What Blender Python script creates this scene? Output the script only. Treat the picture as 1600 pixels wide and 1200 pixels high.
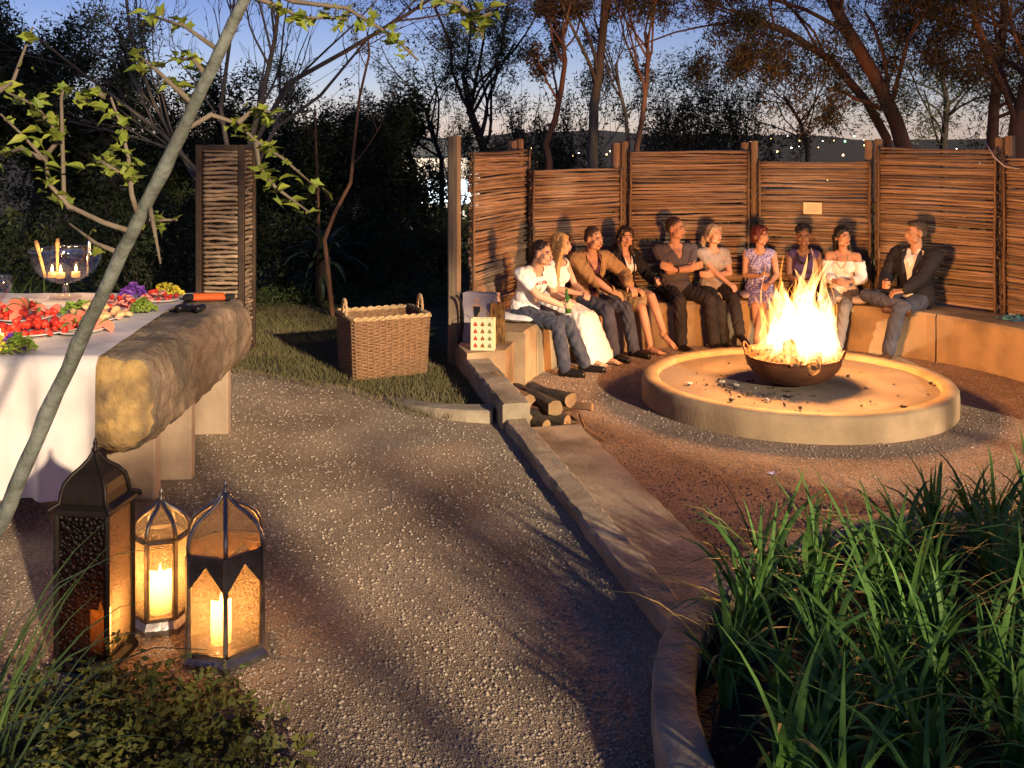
import bpy, bmesh, math, random
import numpy as np
from mathutils import Vector, Matrix, Euler

# ------------------------------------------------------------------ camera, sky, sun, exposure
for o in list(bpy.data.objects):
    bpy.data.objects.remove(o)
scene = bpy.context.scene
COL = scene.collection
rad = math.radians
CAMH, FPX, HZ = 2.35, 1650.0, 210.0          # eye height over the fire pit floor, focal length and horizon row
cam_d = bpy.data.cameras.new('camera')
cam = bpy.data.objects.new('camera', cam_d)
COL.objects.link(cam)
cam.location = (0, 0, CAMH)
cam.rotation_euler = (rad(90), 0, 0)
cam_d.sensor_width = 36
cam_d.lens = 36 * FPX / 1600
cam_d.shift_y = -(600 - HZ) / 1600
cam_d.clip_start = 0.05
cam_d.clip_end = 4000
scene.camera = cam

SUN_EL, SUN_AZ = 16.0, 150.0                # low, from behind the camera on the right
world = bpy.data.worlds.new('World')
scene.world = world
world.use_nodes = True
wn = world.node_tree
bg = wn.nodes['Background']
sky = wn.nodes.new('ShaderNodeTexSky')
sky.sky_type = 'NISHITA'
sky.sun_disc = False
sky.sun_elevation = rad(SUN_EL)
sky.sun_rotation = rad(SUN_AZ)
sky.ozone_density = 4.0
sky.air_density = 1.0
sky.dust_density = 0.2
# dusk: the blue hour thins to lavender over the horizon, the same all the way round
tcw = wn.nodes.new('ShaderNodeTexCoord'); sxw = wn.nodes.new('ShaderNodeSeparateXYZ')
wn.links.new(tcw.outputs['Generated'], sxw.inputs[0])
rpw = wn.nodes.new('ShaderNodeValToRGB')
el_ = rpw.color_ramp.elements
el_[0].position = 0.0; el_[0].color = (1.35, 1.08, 1.28, 1)
el_[1].position = 0.16; el_[1].color = (.66, .56, .90, 1)
x_ = el_.new(.045); x_.color = (1.14, .95, 1.22, 1)
wn.links.new(sxw.outputs[2], rpw.inputs[0])
mxw = wn.nodes.new('ShaderNodeMix'); mxw.data_type = 'RGBA'; mxw.blend_type = 'MULTIPLY'; mxw.inputs['Factor'].default_value = 1
wn.links.new(sky.outputs[0], mxw.inputs['A']); wn.links.new(rpw.outputs[0], mxw.inputs['B'])
wn.links.new(mxw.outputs['Result'], bg.inputs[0])
bg.inputs[1].default_value = 0.064

sun_d = bpy.data.lights.new('sun', 'SUN')
sun_d.energy = 5.0
sun_d.angle = rad(1.3)
sun_d.color = (1.0, 0.76, 0.50)
sun = bpy.data.objects.new('sun', sun_d)
COL.objects.link(sun)
_a = rad(SUN_AZ)
_sd = Vector((math.sin(_a) * math.cos(rad(SUN_EL)), math.cos(_a) * math.cos(rad(SUN_EL)), math.sin(rad(SUN_EL))))
sun.rotation_euler = _sd.to_track_quat('Z', 'Y').to_euler()
sun.location = _sd * 30

scene.view_settings.view_transform = 'Standard'
scene.view_settings.look = 'None'
scene.view_settings.exposure = 0.58
scene.view_settings.gamma = 1.0
scene.render.engine = 'CYCLES'
scene.cycles.transparent_max_bounces = 48
scene.cycles.max_bounces = 6
scene.cycles.sample_clamp_indirect = 4.0

# ------------------------------------------------------------------ helpers
rnd = random.Random(11)
nprng = np.random.default_rng(5)

def P(px, py, z=0.0):
    d = FPX * (CAMH - z) / (py - HZ)
    return Vector(((px - 800) / FPX * d, d, z))

def D(px, py, d):
    return Vector(((px - 800) / FPX * d, d, CAMH - (py - HZ) * d / FPX))

class MB:
    """collects shapes into one mesh"""
    def __init__(s):
        s.v = []; s.f = []; s.m = []
    def add(s, vs, fs, mi=0):
        o = len(s.v)
        s.v += [tuple(p) for p in vs]
        s.f += [tuple(i + o for i in f) for f in fs]
        s.m += [mi] * len(fs)
        return s
    def box(s, c, size, R=None, mi=0, bev=0.0, taper=1.0):
        hx, hy, hz = size[0] / 2, size[1] / 2, size[2] / 2
        if bev <= 0:
            vs = []
            for z in (-1, 1):
                t = taper if z > 0 else 1
                for x, y in ((-1, -1), (1, -1), (1, 1), (-1, 1)):
                    vs.append(Vector((x * hx * t, y * hy * t, z * hz)))
            fs = [(3, 2, 1, 0), (4, 5, 6, 7), (0, 1, 5, 4), (1, 2, 6, 5), (2, 3, 7, 6), (3, 0, 4, 7)]
        else:
            b = bev
            vs = []; fs = []
            rings = [(-hz, b), (-hz + b, 0), (hz - b, 0), (hz, b)]
            for z, ins in rings:
                t = taper if z > 0 else 1
                for x, y in ((-1, -1), (1, -1), (1, 1), (-1, 1)):
                    ax, ay = (hx - ins) * t, (hy - ins) * t
                    if ins == 0:
                        c1 = (x * (ax - b), y * ay); c2 = (x * ax, y * (ay - b))
                        if x * y > 0: c1, c2 = c2, c1
                        vs += [Vector((c1[0], c1[1], z)), Vector((c2[0], c2[1], z))]
                    else:
                        vs += [Vector((x * (ax - b * .3), y * ay, z)), Vector((x * ax, y * (ay - b * .3), z))] if x * y < 0 else [Vector((x * ax, y * (ay - b * .3), z)), Vector((x * (ax - b * .3), y * ay, z))]
            n = 8
            for k in range(3):
                for i in range(n):
                    j = (i + 1) % n
                    fs.append((k * n + i, k * n + j, (k + 1) * n + j, (k + 1) * n + i))
            fs.append(tuple(range(n - 1, -1, -1)))
            fs.append(tuple(range(3 * n, 4 * n)))
        if R is not None:
            vs = [R @ v for v in vs]
        c = Vector(c)
        return s.add([v + c for v in vs], fs, mi)
    def tube(s, pts, rs, n=8, mi=0, cap=True, flat=1.0):
        pts = [Vector(p) for p in pts]
        if not isinstance(rs, (list, tuple)): rs = [rs] * len(pts)
        vs = []; fs = []
        up = None
        for i, p in enumerate(pts):
            t = (pts[min(i + 1, len(pts) - 1)] - pts[max(i - 1, 0)])
            if t.length < 1e-9: t = Vector((0, 0, 1))
            t.normalize()
            if up is None:
                up = t.orthogonal().normalized()
            else:
                up = (up - t * up.dot(t))
                up = up.normalized() if up.length > 1e-6 else t.orthogonal().normalized()
            b = t.cross(up)
            for k in range(n):
                a = 2 * math.pi * k / n
                vs.append(p + (up * math.cos(a) + b * math.sin(a) * flat) * rs[i])
        for i in range(len(pts) - 1):
            for k in range(n):
                k2 = (k + 1) % n
                fs.append((i * n + k, i * n + k2, (i + 1) * n + k2, (i + 1) * n + k))
        if cap:
            fs.append(tuple(range(n - 1, -1, -1)))
            L = (len(pts) - 1) * n
            fs.append(tuple(range(L, L + n)))
        return s.add(vs, fs, mi)
    def lathe(s, prof, n=24, c=(0, 0, 0), mi=0, ph=0.0):
        c = Vector(c); vs = []; fs = []
        for r, z in prof:
            for k in range(n):
                a = 2 * math.pi * k / n + ph
                vs.append(c + Vector((r * math.cos(a), r * math.sin(a), z)))
        for i in range(len(prof) - 1):
            for k in range(n):
                k2 = (k + 1) % n
                fs.append((i * n + k, i * n + k2, (i + 1) * n + k2, (i + 1) * n + k))
        if prof[0][0] > 1e-4: fs.append(tuple(range(n - 1, -1, -1)))
        if prof[-1][0] > 1e-4: fs.append(tuple(range((len(prof) - 1) * n, len(prof) * n)))
        return s.add(vs, fs, mi)
    def ell(s, c, r, R=None, nu=12, nv=8, mi=0):
        c = Vector(c); vs = []; fs = []
        if not isinstance(r, (list, tuple)): r = (r, r, r)
        vs.append(Vector((0, 0, -r[2])))
        for i in range(1, nv):
            th = math.pi * i / nv - math.pi / 2
            for k in range(nu):
                a = 2 * math.pi * k / nu
                vs.append(Vector((r[0] * math.cos(th) * math.cos(a), r[1] * math.cos(th) * math.sin(a), r[2] * math.sin(th))))
        vs.append(Vector((0, 0, r[2])))
        for k in range(nu):
            k2 = (k + 1) % nu
            fs.append((0, 1 + k2, 1 + k))
            for i in range(nv - 2):
                a = 1 + i * nu
                fs.append((a + k, a + k2, a + nu + k2, a + nu + k))
            a = 1 + (nv - 2) * nu
            fs.append((a + k, a + k2, len(vs) - 1))
        if R is not None: vs = [R @ v for v in vs]
        return s.add([v + c for v in vs], fs, mi)
    def cap(s, p0, p1, r0, r1, n=12):
        """closed tapered capsule"""
        p0 = Vector(p0); p1 = Vector(p1)
        t = p1 - p0; L = t.length
        if L < 1e-6:
            return s.ell(p0, max(r0, r1), nu=n)
        t /= L
        pts = []; rs = []
        for a in (-85, -60, -30):
            pts.append(p0 + t * r0 * math.sin(rad(a))); rs.append(r0 * math.cos(rad(a)))
        for k in range(4):
            q = k / 3
            pts.append(p0.lerp(p1, q)); rs.append(r0 + (r1 - r0) * q)
        for a in (30, 60, 85):
            pts.append(p1 + t * r1 * math.sin(rad(a))); rs.append(r1 * math.cos(rad(a)))
        return s.tube(pts, rs, n)
    def prism(s, poly, z0, z1, mi=0):
        n = len(poly)
        vs = [(p[0], p[1], z0) for p in poly] + [(p[0], p[1], z1) for p in poly]
        fs = [tuple(range(n - 1, -1, -1)), tuple(range(n, 2 * n))]
        for i in range(n):
            j = (i + 1) % n
            fs.append((i, j, n + j, n + i))
        return s.add(vs, fs, mi)
    def mesh(s, name, mats, smooth=False):
        me = bpy.data.meshes.new(name)
        me.from_pydata(s.v, [], s.f)
        for m in (mats if isinstance(mats, (list, tuple)) else [mats]):
            me.materials.append(m)
        if any(s.m): me.polygons.foreach_set('material_index', s.m)
        if smooth: me.polygons.foreach_set('use_smooth', [True] * len(me.polygons))
        me.update()
        return me
    def build(s, name, mats, parent=None, loc=(0, 0, 0), rz=0.0, smooth=False):
        return link(name, s.mesh(name, mats, smooth), parent, loc, rz)

def link(name, me, parent=None, loc=(0, 0, 0), rz=0.0, rot=None, scale=None):
    o = bpy.data.objects.new(name, me)
    COL.objects.link(o)
    o.location = loc
    o.rotation_euler = rot if rot is not None else (0, 0, rz)
    if scale is not None: o.scale = scale
    if parent is not None: o.parent = parent
    return o

def tag(o, label=None, cat=None, group=None, kind=None):
    if label: o['label'] = label
    if cat: o['category'] = cat
    if group: o['group'] = group
    if kind: o['kind'] = kind
    return o

def thing(name, label, cat, loc=(0, 0, 0), rz=0.0, group=None):
    o = link(name, None, None, loc, rz)
    o.empty_display_size = 0.05
    return tag(o, label, cat, group)

def copy_tree(o, parent=None):
    c = o.copy(); COL.objects.link(c); c.parent = parent
    for ch in list(o.children): copy_tree(ch, c)
    return c

def npmesh(name, V, Fq, mats, smooth=False):
    """fast mesh from arrays; faces all of one size"""
    me = bpy.data.meshes.new(name)
    k = Fq.shape[1]
    me.vertices.add(len(V)); me.vertices.foreach_set('co', V.astype(np.float32).ravel())
    me.loops.add(Fq.size); me.loops.foreach_set('vertex_index', Fq.astype(np.int32).ravel())
    me.polygons.add(len(Fq))
    me.polygons.foreach_set('loop_start', np.arange(0, Fq.size, k, dtype=np.int32))
    me.polygons.foreach_set('loop_total', np.full(len(Fq), k, dtype=np.int32))
    for m in (mats if isinstance(mats, (list, tuple)) else [mats]): me.materials.append(m)
    me.update(calc_edges=True)
    if smooth: me.polygons.foreach_set('use_smooth', np.ones(len(Fq), dtype=bool))
    return me

def vnoise(x, y, s=1.0, seed=0):
    return (math.sin(x * 1.7 * s + seed) * math.cos(y * 2.3 * s - seed * 1.3) + .5 * math.sin(x * 4.1 * s - y * 3.3 * s + seed * 2.1) + .25 * math.sin(x * 9.7 * s + y * 8.1 * s + seed)) / 1.75

# ------------------------------------------------------------------ materials
def mat(name, col, rough=.8, col2=None, ns=6., detail=5., bump=0., bs=30., rnd_v=0., metal=0., spec=.3, stretch=(1, 1, 1), trans=0., mixw=None, third=None, ts=1.5):
    m = bpy.data.materials.new(name)
    m.use_nodes = True
    nt = m.node_tree; N = nt.nodes; Lk = nt.links
    b = N['Principled BSDF']
    b.inputs['Roughness'].default_value = rough
    b.inputs['Metallic'].default_value = metal
    b.inputs['Specular IOR Level'].default_value = spec
    tc = N.new('ShaderNodeTexCoord')
    mp = N.new('ShaderNodeMapping'); mp.inputs['Scale'].default_value = stretch
    Lk.new(tc.outputs['Object'], mp.inputs[0])
    oi = None
    if rnd_v > 0:
        oi = N.new('ShaderNodeObjectInfo')
        va = N.new('ShaderNodeVectorMath'); va.operation = 'ADD'
        sc = N.new('ShaderNodeMath'); sc.operation = 'MULTIPLY'; sc.inputs[1].default_value = 37.0
        Lk.new(oi.outputs['Random'], sc.inputs[0]); Lk.new(mp.outputs[0], va.inputs[0]); Lk.new(sc.outputs[0], va.inputs[1])
        vec = va.outputs[0]
    else:
        vec = mp.outputs[0]
    out = None
    if col2 is not None:
        n = N.new('ShaderNodeTexNoise'); n.inputs['Scale'].default_value = ns; n.inputs['Detail'].default_value = detail
        Lk.new(vec, n.inputs['Vector'])
        r = N.new('ShaderNodeValToRGB')
        r.color_ramp.elements[0].position = .32; r.color_ramp.elements[1].position = .68
        r.color_ramp.elements[0].color = (*col, 1); r.color_ramp.elements[1].color = (*col2, 1)
        Lk.new(n.outputs['Fac'], r.inputs[0])
        out = r.outputs[0]
        if third is not None:
            n2 = N.new('ShaderNodeTexNoise'); n2.inputs['Scale'].default_value = ts; n2.inputs['Detail'].default_value = 6
            Lk.new(vec, n2.inputs['Vector'])
            r2 = N.new('ShaderNodeValToRGB'); r2.color_ramp.elements[0].position = .45; r2.color_ramp.elements[1].position = .66
            Lk.new(n2.outputs['Fac'], r2.inputs[0])
            mx = N.new('ShaderNodeMix'); mx.data_type = 'RGBA'
            Lk.new(r2.outputs[0], mx.inputs['Factor']); Lk.new(out, mx.inputs['A']); mx.inputs['B'].default_value = (*third, 1)
            out = mx.outputs['Result']
    else:
        c = N.new('ShaderNodeRGB'); c.outputs[0].default_value = (*col, 1); out = c.outputs[0]
    if rnd_v > 0:
        hs = N.new('ShaderNodeHueSaturation')
        mr = N.new('ShaderNodeMapRange'); mr.inputs['To Min'].default_value = 1 - rnd_v; mr.inputs['To Max'].default_value = 1 + rnd_v
        Lk.new(oi.outputs['Random'], mr.inputs['Value']); Lk.new(mr.outputs[0], hs.inputs['Value']); Lk.new(out, hs.inputs['Color'])
        out = hs.outputs[0]
    Lk.new(out, b.inputs['Base Color'])
    if bump > 0:
        nb = N.new('ShaderNodeTexNoise'); nb.inputs['Scale'].default_value = bs; nb.inputs['Detail'].default_value = 6
        Lk.new(vec, nb.inputs['Vector'])
        bp = N.new('ShaderNodeBump'); bp.inputs['Strength'].default_value = bump; bp.inputs['Distance'].default_value = .02
        Lk.new(nb.outputs['Fac'], bp.inputs['Height']); Lk.new(bp.outputs[0], b.inputs['Normal'])
    if trans > 0:
        ou = N['Material Output']
        tr = N.new('ShaderNodeBsdfTranslucent'); Lk.new(out, tr.inputs['Color'])
        ms = N.new('ShaderNodeMixShader'); ms.inputs[0].default_value = trans
        Lk.new(b.outputs[0], ms.inputs[1]); Lk.new(tr.outputs[0], ms.inputs[2]); Lk.new(ms.outputs[0], ou.inputs['Surface'])
    return m

def emat(name, col, strength, transp=False):
    m = bpy.data.materials.new(name); m.use_nodes = True
    nt = m.node_tree; N = nt.nodes
    N.remove(N['Principled BSDF'])
    e = N.new('ShaderNodeEmission'); e.inputs[0].default_value = (*col, 1); e.inputs[1].default_value = strength
    if transp:
        t = N.new('ShaderNodeBsdfTransparent'); a = N.new('ShaderNodeAddShader')
        nt.links.new(e.outputs[0], a.inputs[0]); nt.links.new(t.outputs[0], a.inputs[1]); nt.links.new(a.outputs[0], N['Material Output'].inputs['Surface'])
        m.cycles.emission_sampling = 'NONE'
    else:
        nt.links.new(e.outputs[0], N['Material Output'].inputs['Surface'])
    return m

def glassmat(name, tint=(1, 1, 1), clear=.86, rough=.08, bump=0., bs=60.):
    """thin pane: most light passes, some mirrors; lets the candle or the sky shine through"""
    m = bpy.data.materials.new(name); m.use_nodes = True
    nt = m.node_tree; N = nt.nodes; Lk = nt.links
    N.remove(N['Principled BSDF'])
    t = N.new('ShaderNodeBsdfTransparent'); t.inputs[0].default_value = (*tint, 1)
    g = N.new('ShaderNodeBsdfGlossy'); g.inputs['Roughness'].default_value = rough
    ms = N.new('ShaderNodeMixShader')
    Lk.new(t.outputs[0], ms.inputs[2]); Lk.new(g.outputs[0], ms.inputs[1])
    ms.inputs[0].default_value = clear
    out = ms.outputs[0]
    if bump > 0:
        tc = N.new('ShaderNodeTexCoord')
        v = N.new('ShaderNodeTexVoronoi'); v.inputs['Scale'].default_value = bs
        Lk.new(tc.outputs['Object'], v.inputs['Vector'])
        bp = N.new('ShaderNodeBump'); bp.inputs['Strength'].default_value = bump; bp.inputs['Distance'].default_value = .02
        Lk.new(v.outputs['Distance'], bp.inputs['Height']); Lk.new(bp.outputs[0], g.inputs['Normal'])
        tl = N.new('ShaderNodeBsdfTranslucent'); tl.inputs[0].default_value = (*[c * .9 for c in tint], 1); Lk.new(bp.outputs[0], tl.inputs['Normal'])
        r = N.new('ShaderNodeValToRGB'); r.color_ramp.elements[0].position = .15; r.color_ramp.elements[1].position = .55
        r.color_ramp.elements[0].color = (.02, .02, .02, 1); r.color_ramp.elements[1].color = (.17, .17, .17, 1)
        Lk.new(v.outputs['Distance'], r.inputs[0])
        m2 = N.new('ShaderNodeMixShader'); Lk.new(r.outputs[0], m2.inputs[0]); Lk.new(out, m2.inputs[1]); Lk.new(tl.outputs[0], m2.inputs[2])
        out = m2.outputs[0]
    Lk.new(out, N['Material Output'].inputs['Surface'])
    return m

def gravel_mat(name, a, b, c, scale=55.):
    m = bpy.data.materials.new(name); m.use_nodes = True
    nt = m.node_tree; N = nt.nodes; Lk = nt.links
    bs = N['Principled BSDF']; bs.inputs['Roughness'].default_value = .9; bs.inputs['Specular IOR Level'].default_value = .2
    tc = N.new('ShaderNodeTexCoord')
    dn = N.new('ShaderNodeTexNoise'); dn.inputs['Scale'].default_value = 30; Lk.new(tc.outputs['Object'], dn.inputs['Vector'])
    mxv = N.new('ShaderNodeMix'); mxv.data_type = 'VECTOR'; mxv.inputs['Factor'].default_value = .03
    Lk.new(tc.outputs['Object'], mxv.inputs['A']); Lk.new(dn.outputs['Color'], mxv.inputs['B'])
    v = N.new('ShaderNodeTexVoronoi'); v.inputs['Scale'].default_value = scale; Lk.new(mxv.outputs['Result'], v.inputs['Vector'])
    rp = N.new('ShaderNodeValToRGB')
    e = rp.color_ramp.elements; e[0].color = (*a, 1); e[1].color = (*c, 1); x = e.new(.5); x.color = (*b, 1)
    sp = N.new('ShaderNodeSeparateColor'); Lk.new(v.outputs['Color'], sp.inputs[0]); Lk.new(sp.outputs[0], rp.inputs[0])
    n = N.new('ShaderNodeTexNoise'); n.inputs['Scale'].default_value = 1.3; n.inputs['Detail'].default_value = 7
    Lk.new(tc.outputs['Object'], n.inputs['Vector'])
    r2 = N.new('ShaderNodeValToRGB'); r2.color_ramp.elements[0].position = .3; r2.color_ramp.elements[1].position = .7
    r2.color_ramp.elements[0].color = (.55, .5, .46, 1); r2.color_ramp.elements[1].color = (1.15, 1.12, 1.08, 1)
    Lk.new(n.outputs['Fac'], r2.inputs[0])
    mx = N.new('ShaderNodeMix'); mx.data_type = 'RGBA'; mx.blend_type = 'MULTIPLY'; mx.inputs['Factor'].default_value = 1
    Lk.new(rp.outputs[0], mx.inputs['A']); Lk.new(r2.outputs[0], mx.inputs['B']); Lk.new(mx.outputs['Result'], bs.inputs['Base Color'])
    bp = N.new('ShaderNodeBump'); bp.inputs['Strength'].default_value = .9; bp.inputs['Distance'].default_value = .012; bp.invert = True
    Lk.new(v.outputs['Distance'], bp.inputs['Height']); Lk.new(bp.outputs[0], bs.inputs['Normal'])
    return m

M = {}
M['gravel'] = gravel_mat('grey gravel', (.27, .215, .15), (.38, .305, .215), (.53, .435, .315), 125)
M['gravel_red'] = gravel_mat('reddish gravel', (.18, .13, .10), (.31, .24, .185), (.48, .39, .31), 120)
M['soil'] = mat('dark soil', (.022, .016, .011), .95, (.05, .037, .025), 14, bump=.8, bs=45)
M['earth'] = mat('dark ground', (.02, .022, .012), .95, (.045, .04, .025), 2, bump=.5, bs=6)
M['lawn'] = mat('lawn soil', (.05, .055, .022), .95, (.09, .085, .04), 5, bump=.6, bs=60)
M['concrete'] = mat('ochre concrete', (.37, .27, .16), .82, (.28, .21, .13), 3.2, bump=.18, bs=38, third=(.19, .135, .08), ts=1.6)
M['concrete2'] = mat('grey concrete', (.42, .355, .25), .85, (.30, .25, .175), 4.5, bump=.3, bs=30, third=(.19, .155, .105), ts=2.2)
M['padtop'] = mat('scorched screed', (.22, .18, .14), .88, (.165, .135, .105), 5, bump=.1, bs=40, third=(.15, .13, .115), ts=2.0)
M['stone'] = mat('weathered sandstone', (.27, .205, .14), .92, (.15, .115, .08), 7, detail=10, bump=.8, bs=40, third=(.09, .075, .055), ts=2.6)
M['timber'] = mat('weathered timber', (.26, .19, .12), .8, (.17, .125, .085), 3, bump=.3, bs=25, stretch=(6, 6, .6), rnd_v=.18)
M['stick'] = mat('fence stick bark', (.33, .235, .155), .75, (.19, .132, .085), 7, bump=.4, bs=40, stretch=(.6, 4, 4), rnd_v=.38)
M['pole'] = mat('thin pole', (.25, .17, .10), .75, (.16, .105, .065), 6, bump=.3, bs=30, stretch=(4, 4, .7), rnd_v=.2)
M['darkwood'] = mat('dark stained wood', (.035, .024, .017), .55, (.055, .036, .024), 8, bump=.2, bs=30)
M['wire'] = mat('dark wire', (.05, .04, .035), .5, metal=.6)
M['bark'] = mat('grey brown bark', (.19, .155, .115), .9, (.11, .09, .068), 9, bump=.7, bs=24, stretch=(1, 1, .35))
M['bark_red'] = mat('red brown bark', (.26, .13, .07), .85, (.16, .08, .048), 9, bump=.6, bs=24, stretch=(1, 1, .35))
M['bark_dark'] = mat('dark bark', (.05, .04, .03), .9, (.03, .025, .02), 9, bump=.6, bs=20)
M['leaf_dark'] = mat('dark evergreen leaf', (.032, .046, .018), .6, (.055, .068, .026), 1.2, trans=.18)
M['leaf_olive'] = mat('olive leaf', (.05, .062, .03), .6, (.08, .085, .04), 1.3, trans=.22)
M['leaf_rust'] = mat('rusty leaf', (.14, .085, .042), .7, (.09, .068, .034), 1.5, trans=.22)
M['leaf_acacia'] = mat('acacia leaf', (.10, .088, .038), .6, (.13, .095, .042), 1.5, trans=.25)
M['leaf_yellow'] = mat('yellow green leaf', (.26, .29, .04), .5, (.16, .24, .045), 14, bump=.2, bs=50, rnd_v=.25, trans=.3)
M['blade'] = mat('strap leaf', (.065, .165, .035), .55, (.11, .22, .05), 5, rnd_v=.35, trans=.15, spec=.2)
M['grass'] = mat('lawn grass', (.12, .115, .045), .7, (.20, .165, .085), 2.5, trans=.2)
M['cover'] = mat('ground cover leaf', (.16, .15, .035), .6, (.07, .10, .028), 9, trans=.2)
M['aloe'] = mat('aloe leaf', (.035, .06, .03), .5, (.06, .085, .04), 6)
# ------------------------------------------------------------------ the lie of the land
FIRE = Vector((2.50, 9.33, 0))
def terrain_h(x, y):
    r = math.hypot(x, y)
    h = -.35
    if y > 15: h -= 7.0 * min(1, (y - 15) / 55) ** .8
    if r > 230:
        t = min(1, (r - 230) / 500)
        a = math.atan2(x, y)
        h += t * (7.0 + 2.5 * math.sin(a * 5 + 1.1) + 1.8 * math.sin(a * 13 + .4) + 1.6 * math.sin(a * 31) + 1.0 * math.sin(a * 67 + 2))
    return h
rs_ = [0, 3, 6, 9, 12, 15, 18, 22, 27, 34, 45, 60, 80, 110, 150, 230, 320, 430, 560, 680, 780, 1000, 1500]
NA = 240
V = []; Fq = []
for r in rs_:
    for k in range(NA):
        a = 2 * math.pi * k / NA
        x, y = r * math.sin(a), r * math.cos(a)
        V.append((x, y, terrain_h(x, y) - (9 if r > 1400 else 0)))
for i in range(len(rs_) - 1):
    for k in range(NA):
        k2 = (k + 1) % NA
        Fq.append((i * NA + k, (i + 1) * NA + k, (i + 1) * NA + k2, i * NA + k2))
g = link('ground', npmesh('ground', np.array(V), np.array(Fq), M['earth']))
g['kind'] = 'structure'

# kerb line: the edge between the upper gravel and the sunken fire pit
K0 = Vector((-.51, 9.95)); K1 = Vector((.77, 4.1)); KD = (K1 - K0).normalized(); KN = Vector((-KD.y, KD.x))
def kl(y, off=0.0):
    t = (y - K0.y) / KD.y
    p = K0 + KD * t + KN * off
    return (p.x, p.y)
ZL = .15
b = MB().prism([kl(10.2, .02), kl(3.0, .02), (3.2, 2.2), (3.6, -3), (-9, -3), (-9, 10.5), (-3, 10.6)], -.5, ZL)
# fine relief on the top sheet comes from the pebbles below
o = b.build('gravel_terrace', M['gravel']); o['kind'] = 'structure'
b = MB().prism([kl(10.6, .01), kl(3.2, .01), (3.6, 2.4), (12, 2.4), (12, 16), (-.4, 16)], -.5, 0)
o = b.build('fire_pit_floor', M['gravel_red']); o['kind'] = 'structure'

lawn_edge = [kl(8.25, -.01), (-.5, 8.32), (-.79, 8.46), (-1.05, 8.8), (-1.36, 9.18), (-1.9, 9.5), (-2.5, 9.9), (-3.1, 10.15), (-5, 10.2), (-9.5, 10.0)]
LZ = .168
b = MB().prism(lawn_edge + [(-9.5, 17), (kl(10.6)[0], 17), kl(10.2, -.01)], -.5, LZ)
o = b.build('lawn', M['lawn']); o['kind'] = 'structure'

def rough_strip(name, path_l, path_r, z0, ztops, m, jit=.008, seed=1, lab=None):
    """a cast kerb: uneven edges, many short facets"""
    rr = random.Random(seed)
    mb = MB(); n = len(path_l); vs = []; fs = []
    for i in range(n):
        l = path_l[i]; r = path_r[i]; zt = ztops[i] if isinstance(ztops, list) else ztops
        j = lambda a=1: rr.uniform(-jit, jit) * a
        bl = .014
        dx, dy = r[0] - l[0], r[1] - l[1]; L = math.hypot(dx, dy); dx /= L; dy /= L
        a = j(); c = j()
        vs += [(l[0] + dx * a, l[1] + dy * a, z0), (l[0] + dx * a, l[1] + dy * a, zt - bl + j(.5)), (l[0] + dx * (a + bl), l[1] + dy * (a + bl), zt + j(.5)),
               ((l[0] + r[0]) / 2, (l[1] + r[1]) / 2, zt + j(.5)),
               (r[0] - dx * (bl + c), r[1] - dy * (bl + c), zt + j(.5)), (r[0] - dx * c, r[1] - dy * c, zt - bl + j(.5)), (r[0] - dx * c, r[1] - dy * c, z0)]
    for i in range(n - 1):
        for k in range(6):
            a = i * 7 + k; fs.append((a, a + 7, a + 8, a + 1))
    fs.append(tuple(range(7))); fs.append(tuple(range((n - 1) * 7 + 6, (n - 1) * 7 - 1, -1)))
    mb.add(vs, fs)
    return mb.build(name, m)

def span(a, b, n): return [a + (b - a) * i / (n - 1) for i in range(n)]
ys = span(7.98, 4.56, 46)
o = rough_strip('kerb', [kl(y, 0) for y in ys], [kl(y, .165) for y in ys], -.2, .225, M['concrete2'], .007, 3)
o['kind'] = 'structure'
ys = span(8.05, 4.82, 30)
o = rough_strip('step', [kl(y, .168) for y in ys], [kl(y, .64) for y in ys], -.2, .105, M['concrete2'], .006, 4)
o['kind'] = 'structure'
ys = span(10.0, 7.86, 26)
o = rough_strip('low_wall', [kl(y, -.02) for y in ys], [kl(y, .20) for y in ys], -.2, .345, M['concrete2'], .008, 5)
tag(o, 'low concrete ledge running from the gift bags down to the firewood', 'low wall')
# curved lawn edging left of the ledge
pl = [(-.12 - .03, 8.02), (-.35, 8.07), (-.6, 8.19), (-.8, 8.36), (-.97, 8.6), (-1.1, 8.82)]
pr = [(-.13, 8.24), (-.36, 8.26), (-.55, 8.36), (-.7, 8.5), (-.86, 8.7), (-1.02, 8.9)]
o = rough_strip('lawn_edging', pl, pr, -.1, [.25, .24, .225, .205, .18, .155], M['concrete2'], .006, 6)
tag(o, 'curved low concrete edging between the lawn and the gravel', 'edging')

# ------------------------------------------------------------------ round raised planter, lower right
PC = Vector((2.75, 3.65)); PR = 2.25
wall_r = thing('planter_wall', 'curved low concrete wall of the round planter full of strap leaves', 'planter', (PC.x, PC.y, 0))
mb = MB(); n = 260; vs = []; fs = []
rr = random.Random(8)
for k in range(n):
    a = 2 * math.pi * k / n
    j = rr.uniform(-.004, .004)
    for r, z in ((PR + j, -.3), (PR + j, .265), (PR - .012 + j, .285 + j * .3), (PR - .15 - j, .285 + j * .4), (PR - .165 - j, .27), (PR - .165, .1)):
        vs.append((r * math.cos(a), r * math.sin(a), z))
for k in range(n):
    k2 = (k + 1) % n
    for q in range(5):
        fs.append((k * 6 + q, k2 * 6 + q, k2 * 6 + q + 1, k * 6 + q + 1))
mb.add(vs, fs); mb.build('rim', M['concrete2'], wall_r, smooth=True)
mb = MB(); nr = 14; vs = [(0, 0, .24)]; fs = []
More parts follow.
